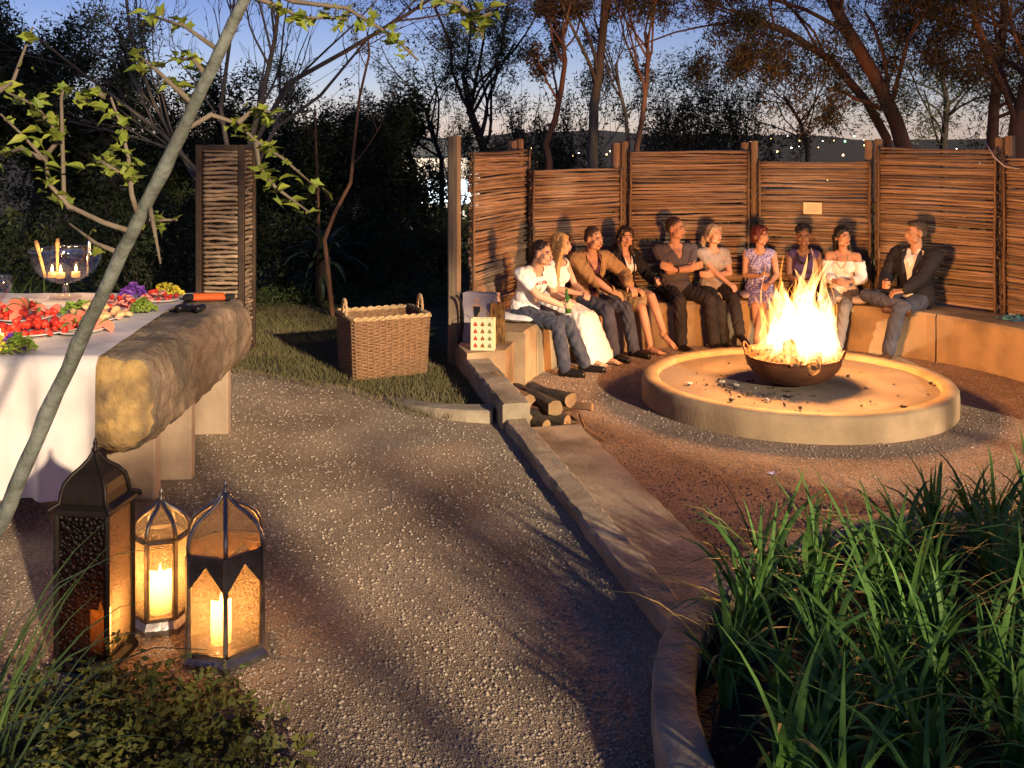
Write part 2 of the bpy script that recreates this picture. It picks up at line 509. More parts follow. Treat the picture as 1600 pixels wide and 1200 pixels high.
for i in range(1, nr + 1):
    for k in range(48):
        a = 2 * math.pi * k / 48; r = (PR - .166) * i / nr
        x, y = r * math.cos(a), r * math.sin(a)
        vs.append((x, y, .20 + .03 * vnoise(x, y, 2.2, 1) + rr.uniform(-.008, .008)))
for k in range(48):
    fs.append((0, 1 + k, 1 + (k + 1) % 48))
    for i in range(nr - 1):
        a = 1 + i * 48; fs.append((a + k, a + 48 + k, a + 48 + (k + 1) % 48, a + (k + 1) % 48))
mb.add(vs, fs); mb.build('soil', M['soil'], wall_r, smooth=True)

# ------------------------------------------------------------------ curved bench
bench = thing('curved_bench', 'long curved ochre concrete bench around the fire pit', 'bench', (FIRE.x, FIRE.y, 0))
BR0, BR1, BZ = 2.45, 3.05, .49
edges = [166, 157.5, 140, 115, 90, 65, 40, 15, -10, -32]
for i in range(len(edges) - 1):
    a0, a1 = edges[i], edges[i + 1]
    gap = .15 if i else .15
    ns = max(3, int(abs(a0 - a1) / 2.2))
    vs = []; fs = []
    rr = random.Random(50 + i)
    for k in range(ns + 1):
        a = rad(a0 - gap + (a1 + gap - a0 + gap) * k / ns)
        j = lambda: rr.uniform(-.005, .005)
        for r, z in ((BR0 + .0, -.2), (BR0 + j(), .2), (BR0 + j(), BZ - .03), (BR0 + .025 + j(), BZ + j()), (BR0 + .3, BZ + j()), (BR1, BZ), (BR1, -.2)):
            vs.append((r * math.cos(a), r * math.sin(a), z))
    for k in range(ns):
        for q in range(6):
            fs.append((k * 7 + q, k * 7 + q + 1, (k + 1) * 7 + q + 1, (k + 1) * 7 + q))
    fs.append(tuple(range(6, -1, -1))); fs.append(tuple(range(ns * 7, ns * 7 + 7)))
    MB().add(vs, fs).build('bench_segment', M['concrete'], bench)

# ------------------------------------------------------------------ stick fence on the outer ring
FR = 3.12
def on_ring(px, R=FR, far=True):
    k = (px - 800) / FPX
    # (k y - cx)^2 + (y - cy)^2 = R^2
    A = k * k + 1; B = -2 * (k * FIRE.x + FIRE.y); C = FIRE.x ** 2 + FIRE.y ** 2 - R * R
    disc = B * B - 4 * A * C
    y = (-B + math.sqrt(max(disc, 0))) / (2 * A)
    return Vector((k * y, y, 0))
def z_at(px, py, d): return CAMH - (py - HZ) * d / FPX

stick_meshes = []
for q in range(16):
    rr = random.Random(300 + q)
    pts = []; rs = []
    ph, ph2 = rr.uniform(0, 6), rr.uniform(0, 6); amp = rr.uniform(.003, .010)
    r0 = rr.uniform(.0150, .0200); r1 = rr.uniform(.0120, .0175)
    if rr.random() < .5: r0, r1 = r1, r0
    for k in range(10):
        t = k / 9
        pts.append((t - .5, .006 * math.sin(5 * t + ph2) + rr.uniform(-.002, .002), amp * math.sin(4.2 * t + ph) + rr.uniform(-.002, .002)))
        rs.append((r0 + (r1 - r0) * t) * rr.uniform(.9, 1.1))
    stick_meshes.append(MB().tube(pts, rs, 6).mesh('stick', M['stick'], smooth=True))

posts_px = [(716, 'a'), (812, 'b'), (972, 'c'), (1172, 'd'), (1364, 'e'), (1566, 'f'), (1720, 'g')]
corner = [on_ring(p) for p, _ in posts_px]
corner[0] = Vector((-.49, 10.02, 0)); 
panels = [  # left px, right px, top py, label
    (734, 824, 237, 'narrow leftmost panel of woven sticks behind the gift bags'),
    (829, 969, 265, 'low panel of woven sticks behind the man in the tan blazer'),
    (982, 1170, 237, 'tall panel of woven sticks behind the man with crossed arms'),
    (1185, 1361, 253, 'low panel of woven sticks with a pale notice on it'),
    (1373, 1559, 233, 'tall panel of woven sticks behind the man in the dark blazer'),
    (1571, 1712, 249, 'rightmost panel of woven sticks cut by the photo edge')]
for pi, (xl, xr, yt, lab) in enumerate(panels):
    A = corner[pi]; B = corner[pi + 1]
    def hit(px):
        k = (px - 800) / FPX
        # intersection of ray x = k y with the chord A-B
        dx, dy = B.x - A.x, B.y - A.y
        t = (k * A.y - A.x) / (dx - k * dy)
        return Vector((A.x + dx * t, A.y + dy * t, 0))
    p0, p1 = hit(xl), hit(xr)
    mid = (p0 + p1) / 2; w = (p1 - p0).length; ang = math.atan2(p1.y - p0.y, p1.x - p0.x)
    ztop = z_at(0, yt, mid.y); zbot = .50
    pan = thing('stick_fence_panel', lab, 'fence panel', (mid.x, mid.y, 0), ang, 'panels of the stick fence')
    rr = random.Random(70 + pi)
    nst = int((ztop - zbot) / .0278)
    for k in range(nst):
        z = zbot + .02 + (ztop - .03 - zbot) * k / (nst - 1) + rr.uniform(-.006, .006)
        o = link('stick', rr.choice(stick_meshes), pan, (rr.uniform(-.012, .012), rr.uniform(-.012, .012), z),
                 rot=(rr.uniform(0, 6.28), rr.gauss(0, .007), 0), scale=(w * rr.choice((1, -1)) * rr.uniform(.985, 1.02), rr.uniform(.9, 1.12), rr.uniform(.9, 1.12)))
    for sx in (-1, 1):
        pts = [(sx * (w / 2 - .015) + rr.uniform(-.006, .006), -.033, zbot - .02 + (ztop + .03 - zbot) * k / 8) for k in range(9)]
        MB().tube(pts, [.0165 - .0004 * k for k in range(9)], 7).build('upright_pole', M['pole'], pan, smooth=True)
        wp = [(sx * (w / 2 + .012) + .008 * math.sin(k * 2.1), -.025 + .014 * math.cos(k * 2.1), zbot + (ztop - zbot) * k / 46) for k in range(47)]
        MB().tube(wp, .0045, 4).build('wire_binding', M['wire'], pan)
post_lab = ['tall weathered timber post at the left end of the stick fence',
            'timber post behind the blonde woman, topping the fence', 'timber post behind the dark haired woman in the black jacket',
            'timber post behind the red haired woman, between two panels', 'timber post between the notice panel and the man in the dark blazer',
            'timber post at the right edge, beside the last panel', None]
tops = [213, 217, 221, 220, 217, 212, 225]
for i, (c, (ppx, _)) in enumerate(zip(corner, posts_px)):
    if post_lab[i] is None: continue
    zt = z_at(0, tops[i], c.y)
    out = (c - FIRE); out.z = 0; out.normalize()
    rr = random.Random(90 + i)
    ps = thing('fence_post', post_lab[i], 'fence post', (c.x, c.y, 0), math.atan2(out.y, out.x), 'timber posts of the stick fence')
    w = .085 if i else .10
    for s in ((-1, 1) if i else (0,)):
        vs = []; fs = []; n = 10
        for k in range(9):
            z = -.3 + (zt + .3 - (.02 * (s > 0))) * k / 8
            for q in range(n):
                a = 2 * math.pi * q / n + .3
                rr_ = w * .62 * (1 / max(abs(math.cos(a)), abs(math.sin(a)))) ** .55 * (1 + .05 * math.sin(q * 3.1 + i)) * rr.uniform(.985, 1.015)
                vs.append((.06 + rr_ * math.cos(a), s * .055 + rr_ * math.sin(a) * .82, z))
        for k in range(8):
            for q in range(n):
                q2 = (q + 1) % n; fs.append((k * n + q, k * n + q2, (k + 1) * n + q2, (k + 1) * n + q))
        fs.append(tuple(range(8 * n, 9 * n)))
        MB().add(vs, fs).build('timber', M['timber'], ps)
# ------------------------------------------------------------------ fire pit pad, bowl, fire
M['rust'] = mat('rusted steel', (.10, .045, .026), .62, (.06, .03, .022), 7, bump=.15, bs=40, metal=.35, third=(.14, .06, .03), ts=3)
M['char'] = mat('charcoal', (.012, .011, .010), .9, (.05, .045, .04), 30, bump=.6, bs=60)
M['ash'] = mat('pale ash', (.45, .42, .38), .95, (.3, .28, .26), 20)
pad = thing('fire_pit_base', 'round raised concrete base carrying the fire bowl', 'fire pit', (FIRE.x, FIRE.y, 0))
mb = MB(); n = 140; vs = []; fs = []
rr = random.Random(21)
for k in range(n):
    a = 2 * math.pi * k / n; c, s = math.cos(a), math.sin(a); j = rr.uniform(-.004, .004)
    for r, z in ((1.34, -.2), (1.345 + j, .12), (1.34 + j, .19), (1.32, .212 + j), (1.215 - j, .212), (1.20 - j, .20), (1.195, .1)):
        vs.append((r * c, r * s, z))
for k in range(n):
    k2 = (k + 1) % n
    for q in range(6): fs.append((k * 7 + q, k2 * 7 + q, k2 * 7 + q + 1, k * 7 + q + 1))
mb.add(vs, fs); mb.build('rim', M['concrete'], pad, smooth=True)
mb = MB(); vs = [(0, 0, .155)]; fs = []
for i in range(1, 15):
    for k in range(64):
        a = 2 * math.pi * k / 64; r = 1.198 * i / 14; x, y = r * math.cos(a), r * math.sin(a)
        vs.append((x, y, .155 + .005 * vnoise(x, y, 3, 2) + .012 * (r / 1.28) ** 6))
for k in range(64):
    k2 = (k + 1) % 64; fs.append((0, 1 + k, 1 + k2))
    for i in range(13):
        a = 1 + i * 64; fs.append((a + k, a + 64 + k, a + 64 + k2, a + k2))
mb.add(vs, fs); mb.build('floor', M['padtop'], pad, smooth=True)

BC = Vector((2.47, 9.27, .158))          # bowl centre on the pad
bowl = thing('fire_bowl', 'rusted steel fire bowl full of burning logs', 'fire bowl', BC)
Rb, dep = .475, .245
prof = []; prof_in = []
Rs = .415
for k in range(15):
    a = math.pi / 2 * k / 14; r = Rs * math.sin(a) ** .92; z = dep * (1 - math.cos(a) ** 1.05)
    prof.append((max(r, .0001), z)); prof_in.append((max(r - .012, .0001), z + .012))
mb = MB().lathe(prof + [(Rs + .006, dep + .004), (Rs + .004, dep + .014), (Rs - .012, dep + .014)] + prof_in[::-1], 48)
mb.build('bowl', M['rust'], bowl, smooth=True)
for a in (-28, 152):
    c = Vector((math.cos(rad(a)), math.sin(rad(a)), 0)); t = Vector((-c.y, c.x, 0))
    pts = [c * (Rs - .005) + t * .065 * math.cos(rad(q)) + Vector((0, 0, dep + .085 * math.sin(rad(q)))) + c * .03 * math.sin(rad(q)) for q in range(0, 181, 15)]
    MB().tube(pts, .009, 7).build('handle', M['rust'], bowl, smooth=True)

M['burnlog'] = bpy.data.materials.new('burning log'); m = M['burnlog']; m.use_nodes = True
nt = m.node_tree; N = nt.nodes; pb = N['Principled BSDF']; pb.inputs['Roughness'].default_value = .9
tc = N.new('ShaderNodeTexCoord'); nz = N.new('ShaderNodeTexNoise'); nz.inputs['Scale'].default_value = 14; nz.inputs['Detail'].default_value = 4
nt.links.new(tc.outputs['Object'], nz.inputs['Vector'])
r = N.new('ShaderNodeValToRGB'); r.color_ramp.elements[0].position = .44; r.color_ramp.elements[0].color = (0, 0, 0, 1); r.color_ramp.elements[1].position = .62; r.color_ramp.elements[1].color = (1, .32, .05, 1)
nt.links.new(nz.outputs['Fac'], r.inputs[0]); nt.links.new(r.outputs[0], pb.inputs['Emission Color']); pb.inputs['Emission Strength'].default_value = 1.1
pb.inputs['Base Color'].default_value = (.05, .03, .02, 1)
m.cycles.emission_sampling = 'NONE'
def log_mesh(name, L, R, mats, seed, n=9, split=False):
    rr = random.Random(seed); mb = MB(); vs = []; fs = []
    off = [rr.uniform(.88, 1.1) for _ in range(n)]
    if split:
        for q in range(n // 2 + 1, n): off[q] *= .45
    for k in range(6):
        t = k / 5 - .5; bx, by = .02 * math.sin(3 * t + seed), .015 * math.cos(4 * t + seed)
        for q in range(n):
            a = 2 * math.pi * q / n; w = R * off[q] * rr.uniform(.95, 1.05) * (1.0 - .1 * k / 5)
            vs.append((L * t, bx + w * math.cos(a), by + w * math.sin(a)))
    for k in range(5):
        for q in range(n):
            q2 = (q + 1) % n; fs.append((k * n + q, (k + 1) * n + q, (k + 1) * n + q2, k * n + q2))
    mb.add(vs, fs); mb.add(vs[:n], [tuple(range(n))], 1); mb.add(vs[5 * n:], [tuple(range(n - 1, -1, -1))], 1)
    return mb.mesh(name, mats)
rr = random.Random(31)
for k in range(14):
    a = rr.uniform(0, 6.28); q = rr.uniform(0.08, .27)
    o = link('burning_log', log_mesh('burning_log', rr.uniform(.28, .46), rr.uniform(.036, .062), [M['burnlog'], M['burnlog']], 400 + k, split=k % 2 == 0), None,
             BC + Vector((q * math.cos(a), q * math.sin(a), .20 + .010 * k)), rot=(rr.uniform(0, 6), rr.uniform(-.5, .5), rr.uniform(0, 6.28)))
    tag(o, 'glowing log burning in the fire bowl', 'log', 'burning logs in the bowl')

# flames: thin glowing sheets of gas, light passes through them
def flame_mat(name, c0, c1, s0, s1):
    m = bpy.data.materials.new(name); m.use_nodes = True; nt = m.node_tree; N = nt.nodes; N.remove(N['Principled BSDF'])
    tc = N.new('ShaderNodeTexCoord'); sx = N.new('ShaderNodeSeparateXYZ'); nt.links.new(tc.outputs['Object'], sx.inputs[0])
    nz = N.new('ShaderNodeTexNoise'); nz.inputs['Scale'].default_value = 1; nz.inputs['Detail'].default_value = 3
    mp = N.new('ShaderNodeMapping'); mp.inputs['Scale'].default_value = (26, 26, 5); nt.links.new(tc.outputs['Object'], mp.inputs[0]); nt.links.new(mp.outputs[0], nz.inputs['Vector'])
    r = N.new('ShaderNodeValToRGB'); r.color_ramp.elements[0].color = (*c0, 1); r.color_ramp.elements[1].color = (*c1, 1)
    nt.links.new(sx.outputs[2], r.inputs[0])
    ms = N.new('ShaderNodeMapRange'); ms.inputs['From Max'].default_value = .95; ms.inputs['To Min'].default_value = s0; ms.inputs['To Max'].default_value = s1
    nt.links.new(sx.outputs[2], ms.inputs['Value'])
    mr = N.new('ShaderNodeMapRange'); mr.inputs['From Min'].default_value = .38; mr.inputs['From Max'].default_value = .62; mr.inputs['To Min'].default_value = .15; mr.inputs['To Max'].default_value = 1.5
    nt.links.new(nz.outputs['Fac'], mr.inputs['Value'])
    mu = N.new('ShaderNodeMath'); mu.operation = 'MULTIPLY'; nt.links.new(ms.outputs[0], mu.inputs[0]); nt.links.new(mr.outputs[0], mu.inputs[1])
    fo = N.new('ShaderNodeMapRange'); fo.inputs['From Min'].default_value = .02; fo.inputs['From Max'].default_value = .26; fo.inputs['To Min'].default_value = .05
    nt.links.new(sx.outputs[2], fo.inputs['Value']); m2 = N.new('ShaderNodeMath'); m2.operation = 'MULTIPLY'; nt.links.new(mu.outputs[0], m2.inputs[0]); nt.links.new(fo.outputs[0], m2.inputs[1]); mu = m2
    e = N.new('ShaderNodeEmission'); nt.links.new(r.outputs[0], e.inputs[0]); nt.links.new(mu.outputs[0], e.inputs[1])
    t = N.new('ShaderNodeBsdfTransparent'); a = N.new('ShaderNodeAddShader'); nt.links.new(e.outputs[0], a.inputs[0]); nt.links.new(t.outputs[0], a.inputs[1])
    nt.links.new(a.outputs[0], N['Material Output'].inputs['Surface']); m.cycles.emission_sampling = 'NONE'
    return m
M['flame'] = flame_mat('flame', (1, .58, .22), (1, .38, .09), .85, .42)
M['flame_edge'] = flame_mat('flame edge', (1, .34, .06), (1, .28, .04), .55, .35)
flames = thing('campfire_flames', 'tall white hot flames leaping from the fire bowl', 'flames', BC + Vector((0, 0, .2)))
def tongue(x0, y0, h, w, lean, seed, m, z0=0.0):
    rr = random.Random(seed); pts = []; rs = []; n = 14
    a1, a2 = rr.uniform(0, 6.28), rr.uniform(0, 6.28)
    for k in range(n):
        t = k / (n - 1)
        prof = (math.sin(math.pi * min(1, .12 + .62 * t)) if t < .45 else 1) * (1 - t ** 1.6) + .004
        sw = .085 * h * t
        pts.append((x0 * (1 - .4 * t) + lean * t * h + sw * math.sin(5.5 * t + a1), y0 * (1 - .4 * t) + sw * math.sin(4.7 * t + a2), z0 + h * t))
        rs.append(w * prof * rr.uniform(.88, 1.1))
    return MB().tube(pts, rs, 9, flat=rr.uniform(.55, 1.0)).build('flame_tongue', m, flames, smooth=True)
rr = random.Random(77)
for k in range(42):
    a = rr.uniform(0, 6.28); q = .35 * rr.random() ** .42; x, y = q * math.cos(a), q * math.sin(a)
    h = .92 * (1 - .85 * (q / .42) ** 2.2) * rr.uniform(.45, 1.0) + .12
    tongue(x * .9 + .08, y, h, rr.uniform(.07, .15), rr.uniform(-.10, .22), 500 + k, M['flame'])
for k in range(60):
    a = rr.uniform(0, 6.28); q = .12 + .27 * rr.random(); x, y = q * math.cos(a), q * math.sin(a)
    h = .84 * (1 - (q / .47) ** 2.0) * rr.uniform(.55, 1.25) + .08
    tongue(x + .04, y, h, rr.uniform(.012, .045), rr.uniform(-.3, .45), 600 + k, M['flame_edge'])
for dz, e in ((.52, 255), (.32, 50)):
    ld = bpy.data.lights.new('fire_light', 'POINT'); ld.energy = e; ld.color = (1.0, .40, .105); ld.shadow_soft_size = .16
    lo = bpy.data.objects.new('fire_light', ld); COL.objects.link(lo); lo.location = BC + Vector((.03, 0, .2 + dz))

rr = random.Random(41)
chm = []
for q in range(5):
    mb = MB(); mb.ell((0, 0, 0), (.02, .011, .008), nu=6, nv=4)
    mb.v = [(x * rr.uniform(.7, 1.3), y * rr.uniform(.7, 1.3), z * rr.uniform(.7, 1.3)) for x, y, z in mb.v]
    chm.append(mb.mesh('charcoal_piece', M['char'] if q < 4 else M['ash']))
for k in range(110):
    if k < 68: a = rr.gauss(3.75, .42); q = rr.gauss(.70, .17)
    else: a = rr.uniform(0, 6.28); q = rr.uniform(.5, 1.16)
    if q > 1.16 or q < .3: continue
    s = rr.choice((.35, .45, .6, .8, 1.0, 1.6))
    me = rr.choice(chm)
    o = link('charcoal_piece', me, None, (FIRE.x + q * math.cos(a), FIRE.y + q * math.sin(a), .164 + .006 * s + .012 * (q / 1.28) ** 6), rot=(0, 0, rr.uniform(0, 6)), scale=(s, s, s))
    tag(o, 'scrap of charcoal or ash lying on the fire pit base', 'charcoal', 'charcoal scraps on the fire pit base')

# ------------------------------------------------------------------ firewood by the ledge
M['logbark'] = mat('firewood bark', (.075, .055, .04), .9, (.035, .027, .02), 8, bump=.8, bs=22, stretch=(.5, 1, 1))
M['logend'] = mat('sawn wood', (.36, .24, .12), .8, (.24, .15, .075), 9, bump=.2, bs=40)
M['splitwood'] = mat('split wood', (.30, .18, .09), .8, (.2, .11, .055), 5, bump=.3, bs=25, stretch=(.4, 3, 3))
def put_log(end, rdir, L, R, m, seed, label, elev=0.0, split=False):
    """end: centre of the sawn end facing the camera; rdir: heading away from it in degrees"""
    d = Vector((math.cos(rad(rdir)) * math.cos(rad(elev)), math.sin(rad(rdir)) * math.cos(rad(elev)), math.sin(rad(elev))))
    me = log_mesh('log', L, R, [m, M['logend']], seed, n=11, split=split)
    o = link('log', me, None, Vector(end) + d * L / 2)
    o.rotation_euler = d.to_track_quat('X', 'Z').to_euler()
    return tag(o, label, 'log', 'firewood by the ledge')
put_log(D(866, 640, 8.35), 118, .62, .068, M['logbark'], 1, 'round log with a pale sawn end on top of the firewood, left of its twin', 4)
put_log(D(893, 628, 8.55), 130, .52, .062, M['logbark'], 2, 'round log with a pale sawn end, right of its twin on the firewood', 3)
put_log(D(829, 632, 8.35), 122, .60, .075, M['splitwood'], 3, 'thick split orange beam on the upper left of the firewood', 7, split=True)
put_log(D(826, 655, 8.25), 128, .42, .055, M['splitwood'], 4, 'short split log low at the left of the firewood', 2, split=True)
put_log(D(853, 664, 8.25), 135, .40, .05, M['logbark'], 5, 'dark log at the bottom middle of the firewood', 0)
put_log(D(885, 659, 8.35), 150, .46, .062, M['logbark'], 6, 'fat dark bark log lying low at the right of the firewood', 0)
put_log(D(925, 640, 8.75), 165, .30, .05, M['splitwood'], 7, 'square cut yellow wood block at the right end of the firewood', 0, split=True)
put_log(D(905, 676, 8.2), 150, .32, .045, M['logbark'], 8, 'small dark log lying in front of the kindling', 0)
for i, (a, b_, r, lab) in enumerate([((945, 690), (897, 660), .018, 'longest pale kindling stick pointing toward the camera'), ((893, 651), (908, 665), .01, 'thin short kindling stick left of the long one'),
                              ((905, 648), (913, 668), .009, 'upright thin kindling splinter behind the long stick'), ((915, 692), (902, 672), .010, 'short pale kindling stick under the long one')]):
    p = P(a[0], a[1], .03); q = P(b_[0], b_[1], .09)
    mb = MB(); mb.tube([p, (p + q) / 2, q], [r, r * 1.1, r * .9], 5, flat=.7)
    tag(mb.build('kindling_stick', M['splitwood']), lab, 'kindling', 'kindling by the firewood')

# town lights, the floodlit house and the notice come with the far things; notice on the fence here
A, B = corner[3], corner[4]
k_ = (1270 - 800) / FPX; t_ = (k_ * A.y - A.x) / ((B.x - A.x) - k_ * (B.y - A.y)); p = A.lerp(B, t_)
ang = math.atan2(B.y - A.y, B.x - A.x)
M['paper'] = mat('cream paper', (.78, .66, .42), .6, (.72, .6, .38), 4)
M['ink'] = mat('grey print', (.42, .34, .22), .7)
zc = z_at(0, 325, p.y)
nr_ = thing('notice', 'small pale notice pinned on the low stick panel above the seated guests', 'notice', (p.x, p.y, zc), ang)
MB().box((0, -.05, 0), (.205, .008, .135), bev=.002).build('board', M['paper'], nr_)
mb = MB()
for i in range(6):
    w = (.15, .11, .14, .13, .15, .08)[i]
    mb.box((0, -.0556, .045 - i * .017), (w, .001, .004))
mb.build('print', M['ink'], nr_)
# ------------------------------------------------------------------ people: one continuous body each, clothes and hair as children
tmp_scene = bpy.data.scenes.new('work')
def remesh(jobs):
    """jobs: list of (MB, voxel, smooth iterations) -> list of (verts, polys) of the fused surfaces"""
    obs = []
    for mb, vox, it in jobs:
        me = bpy.data.meshes.new('w'); me.from_pydata(mb.v, [], mb.f); me.update()
        o = bpy.data.objects.new('w', me); tmp_scene.collection.objects.link(o)
        r = o.modifiers.new('r', 'REMESH'); r.mode = 'VOXEL'; r.voxel_size = vox; r.adaptivity = 0
        s = o.modifiers.new('s', 'SMOOTH'); s.factor = .5; s.iterations = it
        obs.append(o)
    vl = tmp_scene.view_layers[0]; vl.update(); dg = vl.depsgraph
    res = []
    for o in obs:
        me = bpy.data.meshes.new_from_object(o.evaluated_get(dg))
        res.append(me)
    for o in obs:
        d = o.data; bpy.data.objects.remove(o); bpy.data.meshes.remove(d)
    return res

def cut(me, pred):
    """drop the faces whose centre and normal satisfy pred"""
    bm = bmesh.new(); bm.from_mesh(me)
    kill = [f for f in bm.faces if pred(f.calc_center_median(), f.normal)]
    bmesh.ops.delete(bm, geom=kill, context='FACES')
    bmesh.ops.delete(bm, geom=[v for v in bm.verts if not v.link_faces], context='VERTS')
    for _ in range(7):                    # even out the hem left by the cut
        mv = {}
        for v in bm.verts:
            nb = [e.other_vert(v) for e in v.link_edges if e.is_boundary]
            if len(nb) == 2: mv[v] = (v.co * 2 + nb[0].co + nb[1].co) / 4
        for v, c in mv.items(): v.co = c
    bm.to_mesh(me); bm.free(); return me

def wrinkle(me, amp, seed):
    """soft folds: push the cloth in and out along its normals"""
    n = len(me.vertices); co = np.empty(n * 3, np.float32); me.vertices.foreach_get('co', co); co = co.reshape(-1, 3)
    no = np.empty(n * 3, np.float32); me.vertices.foreach_get('normal', no); no = no.reshape(-1, 3)
    x, y, z = co.T; s = seed * .37
    w = np.sin(58 * z + 9 * np.sin(13 * x + s) + 7 * np.sin(11 * y - s)) * (.55 + .45 * np.sin(17 * x + 8 * z + s)) + .7 * np.sin(47 * x + 31 * z + 6 * np.sin(19 * y + s)) * np.sin(14 * z - 9 * y + s) + .5 * np.sin(64 * y - 40 * z + 5 * np.sin(23 * x))
    co = co + no * (amp * w)[:, None]
    me.vertices.foreach_set('co', co.astype(np.float32).ravel()); me.update()

def strands(me, seed):
    n = len(me.vertices); co = np.empty(n * 3, np.float32); me.vertices.foreach_get('co', co); co = co.reshape(-1, 3)
    no = np.empty(n * 3, np.float32); me.vertices.foreach_get('normal', no); no = no.reshape(-1, 3)
    x, y, z = co.T; w = np.sin(190 * x + 14 * np.sin(21 * z) + seed) + np.sin(170 * y + 12 * np.sin(25 * z + 1)) + .6 * np.sin(60 * z + 40 * x)
    co = co + no * (.0022 * w)[:, None]; me.vertices.foreach_set('co', co.astype(np.float32).ravel()); me.update()

def ik(a, t, l1, l2, pole):
    a = Vector(a); t = Vector(t); d = t - a; L = d.length
    mx = (l1 + l2) * .995
    if L > mx:
        t = a + d * (mx / L); d = t - a; L = mx
    d.normalize()
    x = (l1 * l1 - l2 * l2 + L * L) / (2 * L); h = math.sqrt(max(l1 * l1 - x * x, 0))
    p = Vector(pole); p = (p - d * p.dot(d))
    p = p.normalized() if p.length > 1e-6 else d.orthogonal().normalized()
    return a + d * x + p * h, t

def cloth(name, c, c2=None, rough=.85, bump=.35, bs=14, ns=5, **k):
    return mat(name, c, rough, c2 or tuple(x * .82 for x in c), ns, bump=bump, bs=bs, **k)
M['skin_a'] = mat('light skin', (.54, .32, .22), .6, (.50, .29, .20), 9, bump=.05, bs=60)
M['skin_b'] = mat('tanned skin', (.44, .25, .16), .6, (.40, .22, .14), 9, bump=.05, bs=60)
M['skin_c'] = mat('brown skin', (.20, .105, .065), .5, (.16, .085, .05), 9, bump=.05, bs=60)
M['lips'] = mat('lips', (.36, .12, .10), .45)
M['eye'] = mat('eye white', (.42, .37, .33), .3)
M['iris'] = mat('iris', (.03, .022, .018), .2)
def hairmat(n, c): return mat(n, c, .55, tuple(x * .55 for x in c), 22, bump=.6, bs=30, stretch=(1, 1, .12), spec=.5)
M['h_brown'] = hairmat('dark brown hair', (.035, .02, .012)); M['h_blonde'] = hairmat('blonde hair', (.55, .34, .13)); M['h_black'] = hairmat('black hair', (.012, .010, .009))
M['h_red'] = hairmat('dark red hair', (.12, .018, .012)); M['h_ginger'] = hairmat('short brown hair', (.065, .036, .02)); M['h_grey'] = hairmat('greying hair', (.07, .052, .04)); M['h_ash'] = hairmat('ash blonde hair', (.48, .36, .24))

